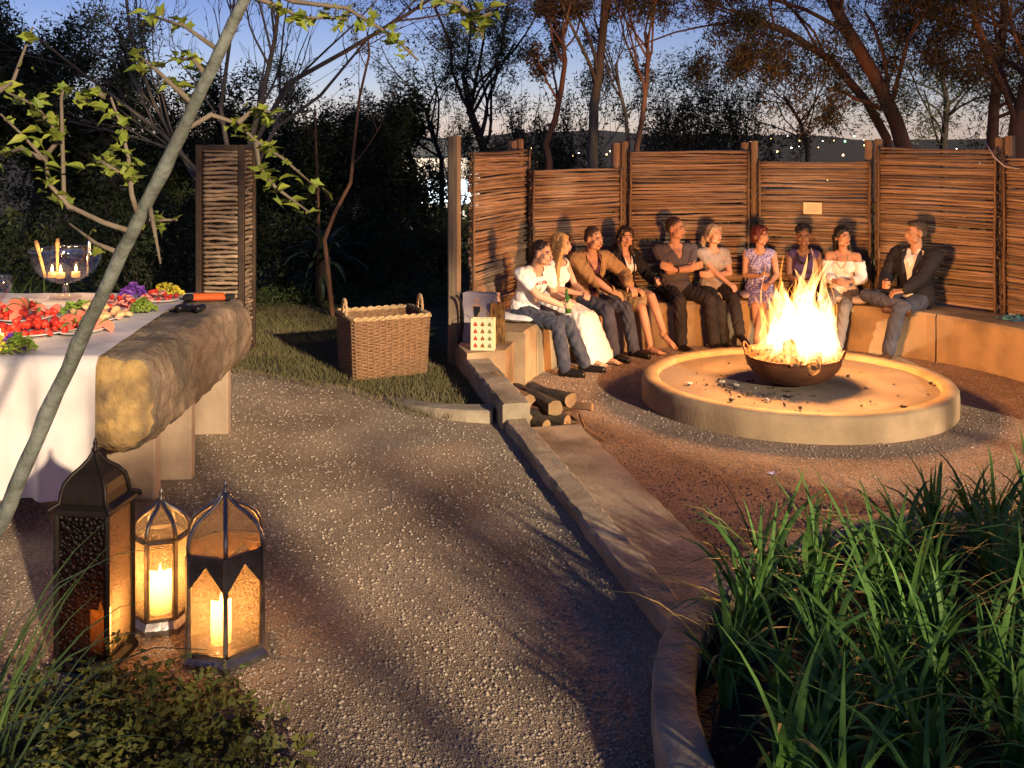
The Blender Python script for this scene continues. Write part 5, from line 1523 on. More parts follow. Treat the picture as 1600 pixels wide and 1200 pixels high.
def lantern(x, y, n, R, base_h, body_h, roof_h, metal, label, rz, pane_m, arch=True, band=.0, collar=False, dark=()):
    t = thing('lantern', label, 'lantern', (x, y, ZL), rad(rz))
    ph = [2 * math.pi * k / n - math.pi / 2 for k in range(n)]
    cor = lambda k, r, z: Vector((r * math.cos(ph[k % n]), r * math.sin(ph[k % n]), z))
    z0, z1 = base_h, base_h + body_h
    # base tray
    mb = MB(); vs = []
    for r, z in ((R * 1.16, 0), (R * 1.16, base_h * .45), (R * 1.02, base_h)): vs += [cor(k, r, z) for k in range(n)]
    fs = [tuple(range(n - 1, -1, -1)), tuple(range(2 * n, 3 * n))]
    for q in range(2):
        for k in range(n): fs.append((q * n + k, q * n + (k + 1) % n, (q + 1) * n + (k + 1) % n, (q + 1) * n + k))
    mb.add(vs, fs).build('base_tray', metal, t)
    for k in range(n): MB().box(cor(k, R, (z0 + z1) / 2), (.02, .02, body_h), Matrix.Rotation(ph[k], 3, 'Z'), bev=.003).build('corner_bar', metal, t)
    # ogee ribs and roof panes
    roof = [(1.0, 0), (1.0, .12), (.96, .30), (.84, .46), (.62, .60), (.38, .71), (.20, .81), (.09, .91), (.05, 1.0)]
    if collar: roof = [(1.22, 0), (1.20, .06), (.92, .13), (.88, .30), (.80, .46), (.60, .60), (.36, .71), (.18, .82), (.08, .92), (.04, 1.0)]
    for k in range(n):
        MB().tube([cor(k, R * a, z1 + roof_h * b_) for a, b_ in roof], [.010] * (len(roof) - 2) + [.009, .006], 6).build('roof_rib', metal, t, smooth=True)
        vs = []
        for a, b_ in roof: vs += [cor(k, R * a * .985, z1 + roof_h * b_), cor(k + 1, R * a * .985, z1 + roof_h * b_)]
        MB().add(vs, [(2 * i, 2 * i + 1, 2 * i + 3, 2 * i + 2) for i in range(len(roof) - 1)]).build('roof_pane', pane_m if not collar else metal, t)
        # side pane
        a, b_ = cor(k, R * .97, z0), cor(k + 1, R * .97, z0); up = Vector((0, 0, body_h))
        nn = ((a + b_) / 2); nn.z = 0; nn.normalize()
        th = .004
        MB().add([a, b_, b_ + up, a + up, a - nn * th, b_ - nn * th, b_ - nn * th + up, a - nn * th + up], [(0, 1, 2, 3), (7, 6, 5, 4)]).build('side_pane', M['pierced'] if k in dark else pane_m, t)
        # pointed arch plate above the pane
        if arch:
            e = (b_ - a); o_ = nn * .006
            p0 = a + o_ + up; p1 = b_ + o_ + up; w = body_h * band
            pts = [p0, p0 - up * band * 1.35, p0 + e * .06 - up * band * 1.35, p0 + e * .25 - up * band * .95, p0 + e * .5 - up * band * .42, p0 + e * .75 - up * band * .95, p0 + e * .94 - up * band * 1.35, p1 - up * band * 1.35, p1]
            MB().add(pts + [q + o_ * .7 for q in pts], [(9, 10, 11, 12, 13), (9, 13, 17), (13, 14, 15, 16, 17)] + [(i, i + 1, i + 10, i + 9) for i in range(8)] + [(4, 3, 2, 1, 0), (8, 4, 0), (8, 7, 6, 5, 4)]).build('arch_plate', metal, t)
        for zz in (z0 + .008, z1 - .006):
            c = (cor(k, R, zz) + cor(k + 1, R, zz)) / 2; L = (cor(k, R, zz) - cor(k + 1, R, zz)).length
            MB().box(c, (L, .016, .016), Matrix.Rotation(math.atan2(cor(k + 1, R, 0).y - cor(k, R, 0).y, cor(k + 1, R, 0).x - cor(k, R, 0).x), 3, 'Z')).build('rail', metal, t)
    zt = z1 + roof_h
    MB().lathe([(.012, zt - .02), (.016, zt), (.008, zt + .012), (.011, zt + .022), (.004, zt + .045), (.0001, zt + .05)], 10).build('finial', metal, t, smooth=True)
    return t
pL = P(346, 1030, ZL)
lantern(pL.x, pL.y + .06, 6, .172, .045, .415, .225, M['silver'], 'large six sided silver lantern standing nearest on the gravel', 15.5, M['hammer'], True, .24)
pillar_candle(pL.x - .015, pL.y + .05, ZL + .05, 'pillar candle burning inside the large silver lantern', .042, .165, 2.6)
pS = P(246, 985, ZL)
lantern(pS.x, pS.y + .05, 6, .118, .06, .355, .155, M['silver'], 'small silver lantern between the dark lantern and the large one', 48, M['hammer'], False)
pillar_candle(pS.x - .005, pS.y + .05, ZL + .065, 'pillar candle burning inside the small silver lantern', .050, .17, 2.2)
pD = P(140, 1040, ZL)
lantern(pD.x, pD.y + .06, 4, .155, .05, .60, .23, M['bronze'], 'tall dark bronze lantern with a pagoda roof at the left', 38, M['hammer'], False, collar=True, dark=(3,))
pillar_candle(pD.x + .03, pD.y + .04, ZL + .055, 'pillar candle burning inside the dark bronze lantern', .040, .15, 1.0)
# ------------------------------------------------------------------ strap leaved plants in the planter
def blade_mesh(name, L, w, bend, seed, m_, n=8):
    rr = random.Random(seed); vs = []; fs = []
    for k in range(n):
        t = k / (n - 1); a = bend * t * t
        y = L * (t * math.cos(a * .4) * .0 + math.sin(a) * t * .75); z = L * t * math.cos(a * .8)
        ww = w * (1 - t ** 2.6) * (.55 + .9 * min(1, t * 3)) * .7 + .0008
        vs += [(-ww, y, z), (0, y - w * .28 * (1 - t), z), (ww, y, z)]
    for k in range(n - 1):
        for q in range(2): a = k * 3 + q; fs.append((a, a + 1, a + 4, a + 3))
    return MB().add(vs, fs).mesh(name, m_, True)
blades = [blade_mesh('strap_leaf', L, w, b_, 10 + i, M['blade']) for i, (L, w, b_) in enumerate([(.56, .011, .25), (.66, .012, .45), (.50, .010, .8), (.70, .0125, .2), (.44, .010, 1.2), (.60, .012, .7), (.72, .013, 1.0)])]
rr = random.Random(123)
spots = []
tries = 0
while len(spots) < 54 and tries < 4000:
    tries += 1
    a = rr.uniform(0, 6.28); q = (PR - .27) * math.sqrt(rr.random()); x, y = PC.x + q * math.cos(a), PC.y + q * math.sin(a)
    px = 800 + x / y * FPX if y > .5 else 9e9; py = HZ + FPX * (CAMH - .2) / max(y, .5)
    if not (900 < px < 1720 and 760 < py < 1420): continue
    if all(math.hypot(x - u, y - v) > .18 for u, v, _, _ in spots): spots.append((x, y, px, py))
spots.sort(key=lambda s: -s[1])
def where(px, py):
    r = 'back' if py < 930 else ('middle' if py < 1060 else 'front')
    c = 'left' if px < 1230 else ('centre' if px < 1430 else 'right')
    return r, c
cnt = {}
for i, (x, y, px, py) in enumerate(spots):
    key = where(px, py); cnt[key] = cnt.get(key, 0) + 1
    tall = 1.0 if py > 940 else (.86 if px > 1400 else .62)
    t = thing('strap_leaf_plant', f'green strap leaved clump in the {key[0]} {key[1]} of the round planter', 'plant', (x, y, .19), rr.uniform(0, 6), f'strap leaved clumps, {key[0]} {key[1]} of the planter')
    for k in range(24):
        a = rr.uniform(0, 6.28); s = tall * rr.uniform(.5, 1.12)
        if rr.random() < .04: tilt = rr.uniform(.7, 1.0)
        else: tilt = abs(rr.gauss(.16, .20))
        link('strap_leaf', rr.choice(blades), t, (.05 * math.sin(a) * rr.random(), -.05 * math.cos(a) * rr.random(), 0), rot=(-tilt, rr.gauss(0, .08), a), scale=(rr.uniform(.8, 1.25), s, s))
# the lone flower stalk at the planter edge
fb = P(1290, 900, .22); ft = D(1207, 742, fb.y + .12)
fl = thing('flower_stalk', 'thin stalk with a small pale violet flower leaning over the planter edge', 'flower', fb)
M['petal'] = mat('pale violet petal', (.55, .45, .62), .6); M['stem'] = mat('green stem', (.10, .20, .04), .5)
tip = ft - fb
MB().tube([(0, 0, 0), tip * .4 + Vector((.03, 0, .02)), tip * .8 + Vector((.012, 0, .01)), tip], [.005, .0045, .0035, .002], 6).build('stem', M['stem'], fl, smooth=True)
for k in range(6):
    a = k * math.pi / 3; R = Matrix.Rotation(a, 3, 'Z')
    MB().add([tip + R @ Vector(v) for v in ((0, 0, 0), (.012, -.006, .008), (.032, 0, .012), (.012, .006, .008))], [(0, 1, 2, 3)]).build('petal', M['petal'], fl)

# litter and low weeds on the planter soil
def scatter_leaves(name, pts, size, m_, seed, flat=.5, asp=.45):
    """many small pointed leaves as one mesh; pts (n,3)"""
    g_ = np.random.default_rng(seed); n = len(pts)
    s = size * g_.uniform(.6, 1.4, n)
    d = g_.normal(size=(n, 3)); d[:, 2] *= flat; d /= np.linalg.norm(d, axis=1)[:, None] + 1e-9
    u = np.cross(d, g_.normal(size=(n, 3))); u /= np.linalg.norm(u, axis=1)[:, None] + 1e-9
    nn = np.cross(d, u)
    a = pts - d * s[:, None] * .5; c = pts + d * s[:, None] * .5
    b_ = pts + u * (s * asp * .5)[:, None] + nn * (s * .08)[:, None]; e = pts - u * (s * asp * .5)[:, None] + nn * (s * .08)[:, None]
    V_ = np.stack([a, b_, c, e], 1).reshape(-1, 3); F_ = np.arange(n * 4).reshape(-1, 4)
    return npmesh(name, V_, F_, m_)
g_ = np.random.default_rng(3)
n = 5200; q = (PR - .2) * np.sqrt(g_.random(n)); a = g_.uniform(0, 2 * math.pi, n)
pts = np.stack([PC.x + q * np.cos(a), PC.y + q * np.sin(a), .205 + .05 * g_.random(n) ** 3], 1)
pts = pts[pts[:, 1] > 2.2]
M['litter'] = mat('leaf litter', (.10, .05, .025), .85, (.05, .06, .025), 9)
o = link('leaf_litter', scatter_leaves('leaf_litter', pts, .045, M['litter'], 4, .35)); tag(o, 'dry leaf litter and weeds on the planter soil', 'leaf litter', kind='stuff')

# ------------------------------------------------------------------ ground cover and reeds at the lower left
g_ = np.random.default_rng(9); n = 620          # low stems, each with its own leaves
x = g_.uniform(-2.5, -.72, n); y = g_.uniform(2.9, 4.26, n)
edge = 4.13 - .10 * np.sin(x * 5) - .06 * np.sin(x * 13 + 1) - np.clip((x + 1.05) * 1.1, 0, 1)
keep = y < edge; x, y = x[keep], y[keep]; hh = .05 + .16 * g_.random(len(x)) ** 1.8 + .05 * np.sin(x * 8) ; P_ = []
for u, v, h in zip(x, y, hh):
    k = 26; t = g_.random(k); ln = g_.normal(scale=.05, size=2)
    P_.append(np.stack([u + ln[0] * t + g_.normal(scale=.028, size=k), v + ln[1] * t + g_.normal(scale=.028, size=k), ZL + .012 + max(h, .03) * t ** .7], 1))
pts = np.concatenate(P_)
o = link('ground_cover', scatter_leaves('ground_cover', pts, .034, M['cover'], 12, .6, .55)); tag(o, 'low leafy ground cover along the bottom left edge', 'ground cover', kind='stuff')

grassb = [blade_mesh('grass_blade', L, w, b_, 40 + i, M['blade']) for i, (L, w, b_) in enumerate([(.75, .006, .5), (.9, .007, .9), (.6, .006, .3), (.8, .007, 1.2)])]
M['reed'] = mat('reed blade', (.07, .13, .03), .45, (.10, .16, .05), 6, rnd_v=.35, trans=.2)
for gb in grassb: gb.materials[0] = M['reed']
for i, (x, y, z, lab, n) in enumerate([(-1.82, 3.10, .15, 'tall thin reed clump at the left edge in front of the tablecloth', 26), (-1.72, 3.40, .15, 'thin arching reeds beside the dark lantern', 20), (-1.58, 2.95, .15, 'thin reeds rising from the ground cover at the bottom left', 16)]):
    t = thing('reed_clump', lab, 'reeds', (x, y, z), 0, 'reeds at the left edge')
    for k in range(n):
        a = rr.gauss(-1.2, .9); s = rr.uniform(.7, 1.35)
        link('grass_blade', rr.choice(grassb), t, (rr.uniform(-.08, .08), rr.uniform(-.08, .08), 0), rot=(-abs(rr.gauss(.35, .3)), 0, a), scale=(1, s, s))

# ------------------------------------------------------------------ the leaning tree in front
sap = thing('leaning_tree', 'slender grey green trunk leaning across the left with yellow green lobed leaves', 'tree', (-1.98, 2.95, ZL))
O = Vector(sap.location)
M['sapbark'] = mat('smooth grey green bark', (.16, .18, .16), .75, (.09, .10, .085), 14, bump=.7, bs=34, third=(.07, .075, .06), ts=7)
DP = 3.0
trunk_pts = [Vector((-1.98, 2.95, .1)), Vector((-1.72, 2.97, .62)), D(-28, 880, DP), D(25, 760, DP), D(105, 575, DP), D(190, 395, DP), D(270, 235, DP), D(330, 110, DP), D(388, -15, DP), D(450, -150, DP), D(500, -300, DP)]
def fine(ps, rs, m=5, seed=3):
    rr = random.Random(seed); op = []; orr = []
    for i in range(len(ps) - 1):
        for k in range(m):
            t = k / m; op.append(ps[i].lerp(ps[i + 1], t) + Vector((rr.gauss(0, .0016), 0, rr.gauss(0, .0016)))); orr.append((rs[i] + (rs[i + 1] - rs[i]) * t) * rr.uniform(.95, 1.05) * (1.12 if rr.random() < .07 else 1))
    return op, orr
MB().tube(*fine([p - O for p in trunk_pts], [.030, .027, .0225, .0212, .0205, .0195, .0186, .0175, .0165, .015, .013]), 14).build('trunk', M['sapbark'], sap, smooth=True)
def lobed():
    out = []; lob = [(0, 1.0), (38, .62), (62, .92), (98, .5), (125, .72), (160, .42), (180, .25)]
    for sgn in (1, -1):
        for a, r in (lob if sgn == 1 else lob[-2:0:-1]): out.append((sgn * r * math.sin(rad(a)), r * math.cos(rad(a))))
    return out
leafm = []
for v in range(4):
    rr2 = random.Random(v); ol = lobed(); s = .036
    vs = [(0, s * .1, 0)] + [(x * s * rr2.uniform(.85, 1.15), (y + .25) * s * rr2.uniform(.9, 1.1), s * (.28 * abs(x) - .18 * y * y) + rr2.uniform(-.002, .002)) for x, y in ol]
    fs = [(0, 1 + (k + 1) % len(ol), 1 + k) for k in range(len(ol))]
    leafm.append(MB().add(vs, fs).mesh('leaf', M['leaf_yellow']))
for v in range(3):              # narrower, curled leaves
    rr2 = random.Random(v + 20); vs = []; fs = []; s = .042
    for k in range(6):
        t = k / 5; w = s * .38 * math.sin(math.pi * (.08 + .9 * t)) * rr2.uniform(.8, 1.15); z = -s * (.5 + .3 * v) * t * t
        vs += [(-w, s * 1.3 * t, z + w * .45), (0, s * 1.3 * t, z), (w, s * 1.3 * t, z + w * .45)]
    for k in range(5):
        for q in range(2): a = k * 3 + q; fs.append((a, a + 1, a + 4, a + 3))
    leafm.append(MB().add(vs, fs).mesh('leaf', M['leaf_yellow']))
twigs = [  # pixel paths at the tree's depth, with how many leaves
    ([(205, 365), (160, 345), (110, 325), (78, 285), (70, 250), (40, 215), (0, 180)], 9, .01), ([(70, 250), (95, 215), (55, 165), (10, 145)], 14, .0),
    ([(285, 205), (330, 180), (370, 195), (400, 222), (440, 250), (500, 300)], 11, .0), ([(400, 222), (405, 262), (430, 295), (480, 330)], 10, .0), ([(370, 195), (395, 170), (425, 178)], 6, .0),
    ([(232, 320), (240, 360), (250, 410)], 1, .0), ([(215, 345), (205, 300), (198, 245), (190, 190), (172, 150)], 13, .0), ([(200, 280), (175, 262), (150, 250)], 6, .0), ([(205, 365), (230, 345), (275, 345)], 6, .0),
    ([(300, 170), (280, 135), (255, 130)], 5, .0), ([(325, 118), (300, 95), (275, 90)], 7, .0), ([(300, 165), (250, 110), (215, 85)], 6, .0), ([(345, 80), (290, 40), (235, 25)], 6, .0),
    ([(385, -10), (420, 5), (470, 25), (540, 30)], 12, .02), ([(395, -25), (460, 0), (540, 10), (610, 55), (655, 95)], 12, .05), ([(540, -60), (640, -20), (720, 10), (755, 60)], 12, .05), ([(720, 10), (745, 30), (765, 20)], 5, .05),
    ([(190, 395), (150, 380), (110, 350)], 2, .0), ([(110, 325), (100, 300), (95, 150), (100, 135)], 5, .0), ([(70, 250), (30, 235), (-10, 250)], 5, .0), ([(165, 150), (140, 140), (130, 165)], 6, .0), ([(0, 145), (20, 130), (50, 40)], 4, .0)]
rr = random.Random(71)
for path, nl, dd in twigs:
    dep = DP + dd + rr.uniform(-.12, .12)
    pts = [D(px + rr.uniform(-3, 3), py + rr.uniform(-3, 3), dep + (DP - dep) * (1 - min(1, k / 1.5)) + .05 * k * rr.uniform(-.5, .5)) - O for k, (px, py) in enumerate(path)]
    rs = [.0075 * (1 - .75 * k / (len(pts) - 1)) + .0012 for k in range(len(pts))]
    MB().tube(pts, rs, 6).build('twig', M['bark'], sap, smooth=True)
    for k in range(int(nl * 2.6)):
        t = rr.uniform(.35, 1.0) * (len(pts) - 1); i = min(int(t), len(pts) - 2); p = pts[i].lerp(pts[i + 1], t - i)
        p = p + Vector((rr.gauss(0, .012), rr.gauss(0, .03), rr.gauss(-.008, .012)))
        s = rr.uniform(.42, .9)
        link('leaf', rr.choice(leafm), sap, p, rot=(rr.gauss(.5, .5), rr.gauss(0, .5), rr.uniform(0, 6.28)), scale=(s, s, s))

# ------------------------------------------------------------------ trees
def grow(rr, p, d, L, r, depth, prm, out, tips, pts0=None):
    """one branch; out gets (points, radii), tips gets leafy spots"""
    n = prm.get('seg', 5); pts = [p.copy()]; rs = [r]
    taper = prm.get('taper', .55)
    q = p.copy(); dd = d.copy()
    for k in range(n):
        dd = (dd + Vector((rr.gauss(0, prm['wig']), rr.gauss(0, prm['wig']), rr.gauss(0, prm['wig']) + prm.get('trop', .05)))).normalized()
        q = q + dd * L / n; pts.append(q.copy()); rs.append(r * (1 - (1 - taper) * (k + 1) / n))
    if pts0: pts = pts0; rs = [r * (1 - (1 - taper) * k / (len(pts) - 1)) for k in range(len(pts))]
    out.append((pts, rs))
    if depth == 0:
        for k in range(1, len(pts)): tips.append((pts[k], (pts[k] - pts[k - 1]).normalized()))
        return
    nb = prm['nb'][len(prm['nb']) - depth] if len(prm['nb']) >= depth else prm['nb'][-1]
    for b_ in range(nb):
        t = rr.uniform(prm.get('t0', .3), 1.0) if b_ else 1.0
        f = t * (len(pts) - 1); i = min(int(f), len(pts) - 2); s = pts[i].lerp(pts[i + 1], f - i)
        base = (pts[i + 1] - pts[i]).normalized(); side = base.orthogonal().normalized(); side = Matrix.Rotation(rr.uniform(0, 6.28), 3, base) @ side
        an = rad(rr.uniform(*prm.get('ang', (25, 55))))
        nd = (base * math.cos(an) + side * math.sin(an)).normalized()
        grow(rr, s, nd, L * rr.uniform(.55, .8) * prm.get('lr', 1), max(r * rs_at(rs, f) * prm.get('rr', .6), prm.get('rmin', .004)), depth - 1, prm, out, tips)
def rs_at(rs, f):
    i = min(int(f), len(rs) - 1); return rs[i] / max(rs[0], 1e-6)
def tree(name, label, base, trunk, r, prm, seed, bark, leaf=None, nleaf=0, lsize=.06, spread=.14, asp=.3, droop=0.0, group=None, crownpts=None, flat=.8):
    """trunk: points from the base up; branches, twigs and leaves follow"""
    rr = random.Random(seed); base = Vector(base); out = []; tips = []
    t = thing(name, label, 'tree', base, 0, group)
    pts = [Vector(q) - base for q in trunk]
    L = sum((pts[i + 1] - pts[i]).length for i in range(len(pts) - 1))
    grow(rr, pts[0], Vector((0, 0, 1)), L * prm.get('l0', .75), r, prm['depth'], prm, out, tips, pts0=pts)
    mb = MB()
    for k, (ps, rs) in enumerate(out):
        mb.tube(ps, rs, 9 if k == 0 else (5 if rs[0] > .012 else 3), cap=k == 0)
    mb.build('trunk', bark, t, smooth=True)
    if leaf is not None:
        g_ = np.random.default_rng(seed)
        tp = np.array([list(p) for p, _ in tips]); idx = g_.integers(0, len(tp), nleaf)
        pos = tp[idx] + g_.normal(scale=spread, size=(nleaf, 3)); pos[:, 2] -= droop * g_.random(nleaf)
        pos = pos[pos[:, 2] + base.z > .1]
        link('crown', scatter_leaves('crown', pos, lsize, leaf, seed + 1, flat, asp), t)
    return t
def foot(px, d, z=None):
    x = (px - 800) / FPX * d; return Vector((x, d, terrain_h(x, d) if z is None else z))

# dense dark evergreens on the left and behind the lawn
EV = [(-70, 14.5, 5.9, 1, 'leftmost dark evergreen, cut by the photo edge'), (60, 16.5, 5.6, 2, 'dark evergreen with a ragged top, second from the left edge'), (175, 15.2, 4.1, 3, 'broad dark evergreen behind the punch bowl'), (275, 18.5, 5.6, 4, 'narrow dark evergreen left of the leaning trunk'),
      (395, 17.0, 4.3, 5, 'dark evergreen right behind the stick tower'), (545, 16.0, 3.9, 6, 'rounded dark evergreen behind the bare orange sapling'), (620, 17.5, 3.5, 7, 'dark evergreen at the far right of the lawn'), (470, 21, 4.6, 8, 'evergreen standing farther back behind the lawn')]
for px, d, h, sd, lab in EV:
    b_ = foot(px, d, .1); rr = random.Random(sd * 7)
    tree('evergreen_tree', lab, b_, [b_ + Vector((rr.gauss(0, .06) * k, rr.gauss(0, .06) * k, h * .52 * k / 4)) for k in range(5)], .11, dict(depth=3, nb=[12, 5, 4], wig=.13, trop=.05, t0=.12, ang=(35, 85), l0=.8, rr=.45, lr=.72), 900 + sd, M['bark_dark'], M['leaf_dark'], 24000, .085, .11, .30, group='dark evergreens beyond the lawn')
# mid trees behind the fence
def px_trunk(pts): return [D(a, b_, d) for a, b_, d in pts]
tr = [foot(757, 17, -.6)] + px_trunk([(757, 235, 17), (735, 175, 17), (725, 120, 17)])
tree('willow_tree', 'loose olive green tree standing behind the left end of the fence', tr[0], tr, .085, dict(depth=3, nb=[9, 5, 4], wig=.14, trop=.08, t0=.3, ang=(25, 62), rr=.42, lr=.85), 31, M['bark_dark'], M['leaf_olive'], 15000, .07, .06, .24)
tr = [foot(690, 21, -1)] + px_trunk([(690, 250, 21), (672, 200, 21), (665, 170, 21)])
tree('willow_tree', 'thin olive tree left of the loose one, above the floodlit gap', tr[0], tr, .06, dict(depth=3, nb=[7, 4, 4], wig=.16, trop=.10, t0=.35, ang=(25, 60), rr=.55, lr=.8), 33, M['bark_dark'], M['leaf_olive'], 3600, .075, .06, .24)
tr = [foot(868, 13.6, -.3)] + px_trunk([(858, 250, 13.6), (853, 225, 13.6), (868, 185, 13.6), (877, 140, 13.6), (883, 95, 13.6), (878, 55, 13.6)])
tree('bushy_tree', 'rusty bushy tree with a curving orange lit trunk behind the fence', tr[0], tr, .05, dict(depth=3, nb=[11, 5, 4], wig=.17, trop=.10, t0=.5, ang=(25, 62), rr=.5, lr=.40), 35, M['bark_red'], M['leaf_rust'], 8500, .06, .055, .3)
tr = [foot(926, 13.9, -.3)] + px_trunk([(926, 260, 13.9), (928, 165, 13.9), (936, 110, 13.9), (943, 40, 13.9), (950, -40, 13.9), (955, -120, 13.9)])
tree('tall_bare_tree', 'tall straight slender bare trunk rising out of the photo behind the fence', tr[0], tr, .075, dict(depth=3, nb=[8, 4, 3], wig=.10, trop=.14, t0=.42, ang=(22, 48), rr=.42, lr=.55, rmin=.005), 38, M['bark'], None)
tr = [foot(992, 13.5, -.3)] + px_trunk([(995, 232, 13.5), (1003, 190, 13.5), (1010, 130, 13.5), (1013, 85, 13.5), (1008, 50, 13.5)])
tree('bare_orange_tree', 'bare twiggy tree with an orange lit trunk right of the tall trunk', tr[0], tr, .042, dict(depth=4, nb=[8, 5, 4, 3], wig=.13, trop=.10, t0=.45, ang=(20, 50), rr=.55, lr=.62, rmin=.0045), 41, M['bark_red'], M['leaf_rust'], 900, .055, .05, .35)
tr = [foot(985, 13.7, -.3)] + px_trunk([(982, 235, 13.7), (978, 180, 13.7), (968, 140, 13.7), (962, 100, 13.7)])
tree('bare_orange_tree', 'forked bare tree just left of the orange lit one', tr[0], tr, .032, dict(depth=4, nb=[6, 4, 3, 3], wig=.12, trop=.14, t0=.45, ang=(18, 45), rr=.55, lr=.62, rmin=.0045), 43, M['bark'], None)
for i, (px, d, h, lab) in enumerate([(1065, 16, 2.9, 'twiggy brown bush behind the tall middle panel, left'), (1105, 17, 3.1, 'twiggy brown bush behind the tall middle panel, centre'), (1150, 16, 2.9, 'twiggy brown bush behind the tall middle panel, right'), (840, 18, 2.7, 'twiggy bush between the loose tree and the rusty tree'), (1035, 19, 3.1, 'twiggy bush at the foot of the bare trees'), (700, 24, 2.9, 'twiggy bush behind the left fence post'), (905, 17, 2.9, 'twiggy dark bush left of the tall slender trunk'), (790, 16, 2.8, 'twiggy dark bush behind the narrow fence panel')]):
    b_ = foot(px, d, -.5); rr = random.Random(i)
    tree('twiggy_bush', lab, b_, [b_, b_ + Vector((0, 0, .5)), b_ + Vector((.05, 0, h * .62))], .05, dict(depth=4, nb=[9, 5, 3, 3], wig=.10, trop=.16, t0=.2, ang=(12, 45), rr=.5, lr=.98, rmin=.005), 60 + i, M['bark_dark'], M['leaf_olive'], 4500, .07, .055, .3, group='twiggy bushes behind the fence')
# the acacias on the right
AC = dict(depth=4, nb=[10, 6, 4, 3], wig=.13, trop=-.02, t0=.3, ang=(25, 65), rr=.36, lr=.62, rmin=.004)
tr = [foot(1420, 14.2, -.4)] + px_trunk([(1412, 230, 14.2), (1400, 190, 14.2), (1365, 115, 14.2), (1320, 40, 14.2), (1290, -20, 14.2), (1240, -90, 14.2)])
tree('acacia_tree', 'leaning red brown acacia with hanging narrow leaves behind the fence', tr[0], tr, .12, AC, 81, M['bark_red'], M['leaf_acacia'], 28000, .078, .075, .2, .14, flat=1.3)
tr = [foot(1405, 14.6, -.4)] + px_trunk([(1385, 215, 14.6), (1355, 160, 14.6), (1300, 95, 14.4), (1230, 50, 14.2), (1150, 20, 14.0)])
tree('acacia_tree', 'acacia limb reaching far left over the stick fence', tr[0], tr, .075, dict(AC, nb=[9, 5, 4, 3], lr=.55), 83, M['bark_red'], M['leaf_acacia'], 22000, .075, .08, .2, .14, flat=1.3)
tr = [foot(1548, 14.0, -.4)] + px_trunk([(1550, 230, 14.0), (1553, 170, 14.0), (1562, 90, 14.0), (1570, 20, 14.0), (1565, -60, 14.0)])
tree('acacia_tree', 'upright red brown acacia near the right photo edge', tr[0], tr, .085, AC, 85, M['bark_red'], M['leaf_acacia'], 17000, .08, .08, .2, .14, flat=1.3)
tr = [foot(1585, 13.2, -.3)] + px_trunk([(1588, 225, 13.2), (1592, 180, 13.2), (1612, 120, 13.2), (1650, 40, 13.2)])
tree('acacia_tree', 'thick dark acacia trunk cut by the right photo edge', tr[0], tr, .13, AC, 87, M['bark_red'], M['leaf_acacia'], 11000, .08, .08, .2, .12, flat=1.3)
tr = [foot(1475, 20, -.6)] + px_trunk([(1475, 220, 20), (1480, 160, 20), (1470, 110, 20)])
tree('acacia_tree', 'dark round acacia seen between the two red brown trunks', tr[0], tr, .08, dict(AC, lr=.7), 89, M['bark_dark'], M['leaf_olive'], 8000, .085, .08, .25, .1)
tr = [foot(1260, 19, -.6)] + px_trunk([(1262, 235, 19), (1250, 190, 19), (1225, 150, 19)])
tree('acacia_tree', 'small acacia behind the notice panel', tr[0], tr, .05, dict(AC, lr=.75), 91, M['bark_dark'], M['leaf_acacia'], 6000, .085, .07, .22, .12)

# the bare spreading tree behind the tower: several stems from one foot
b_ = foot(372, 13.0, .15)
bt = thing('bare_spreading_tree', 'bare many stemmed tree spreading wide behind the stick tower', 'tree', b_)
rr = random.Random(5); out = []; tips = []
PR_ = dict(depth=4, nb=[9, 5, 4, 3], wig=.07, trop=.03, t0=.3, ang=(14, 38), rr=.5, lr=.66, rmin=.004, taper=.4)
for path, r in (([(365, 400), (345, 330), (300, 270), (240, 160), (205, 60), (195, -20)], .045), ([(372, 390), (385, 250), (410, 150), (430, 60), (440, -30)], .05), ([(375, 395), (400, 220), (450, 130), (540, 80), (640, 20), (700, -20)], .042), ([(370, 395), (360, 260), (345, 170), (360, 60), (370, -40)], .04), ([(374, 400), (395, 270), (430, 200), (500, 150), (575, 60)], .035), ([(366, 400), (330, 290), (255, 210), (150, 130), (60, 60)], .036)):
    pts = [D(px, py, 13.0 + rr.uniform(-.25, .25) * k) - b_ for k, (px, py) in enumerate(path)]; pts[0] = Vector((rr.uniform(-.06, .06), rr.uniform(-.06, .06), -.1))
    L = sum((pts[i + 1] - pts[i]).length for i in range(len(pts) - 1))
    grow(rr, pts[0], Vector((0, 0, 1)), L * .62, r, 4 if r > .036 else 3, dict(PR_, nb=PR_['nb'] if r > .036 else PR_['nb'][1:]), out, tips, pts0=pts)
mb = MB()
for k, (ps, rs) in enumerate(out): mb.tube(ps, rs, 7 if rs[0] > .03 else (5 if rs[0] > .012 else 3), cap=False)
mb.build('stems', M['bark'], bt, smooth=True)
# slender saplings on the lawn
for path, r, lab in (([(520, 472, 12.6), (512, 420, 12.6), (507, 375, 12.6), (522, 335, 12.6), (548, 285, 12.6), (553, 230, 12.6), (562, 150, 12.6), (577, 85, 12.6), (574, 50, 12.6)], .032, 'slender curving orange brown sapling on the lawn'), ([(495, 440, 13.4), (498, 330, 13.4), (494, 230, 13.4), (492, 165, 13.4)], .022, 'thin straight bare sapling left of the curving one')):
    pts = px_trunk(path); pts[0].z = LZ - .03
    tree('bare_sapling', lab, pts[0], pts, r, dict(depth=3, nb=[5, 4, 3], wig=.10, trop=.08, t0=.55, ang=(30, 60), rr=.45, lr=.4, rmin=.004, taper=.35), len(lab), M['bark_red'], M['leaf_rust'], 120, .05, .04, .5)
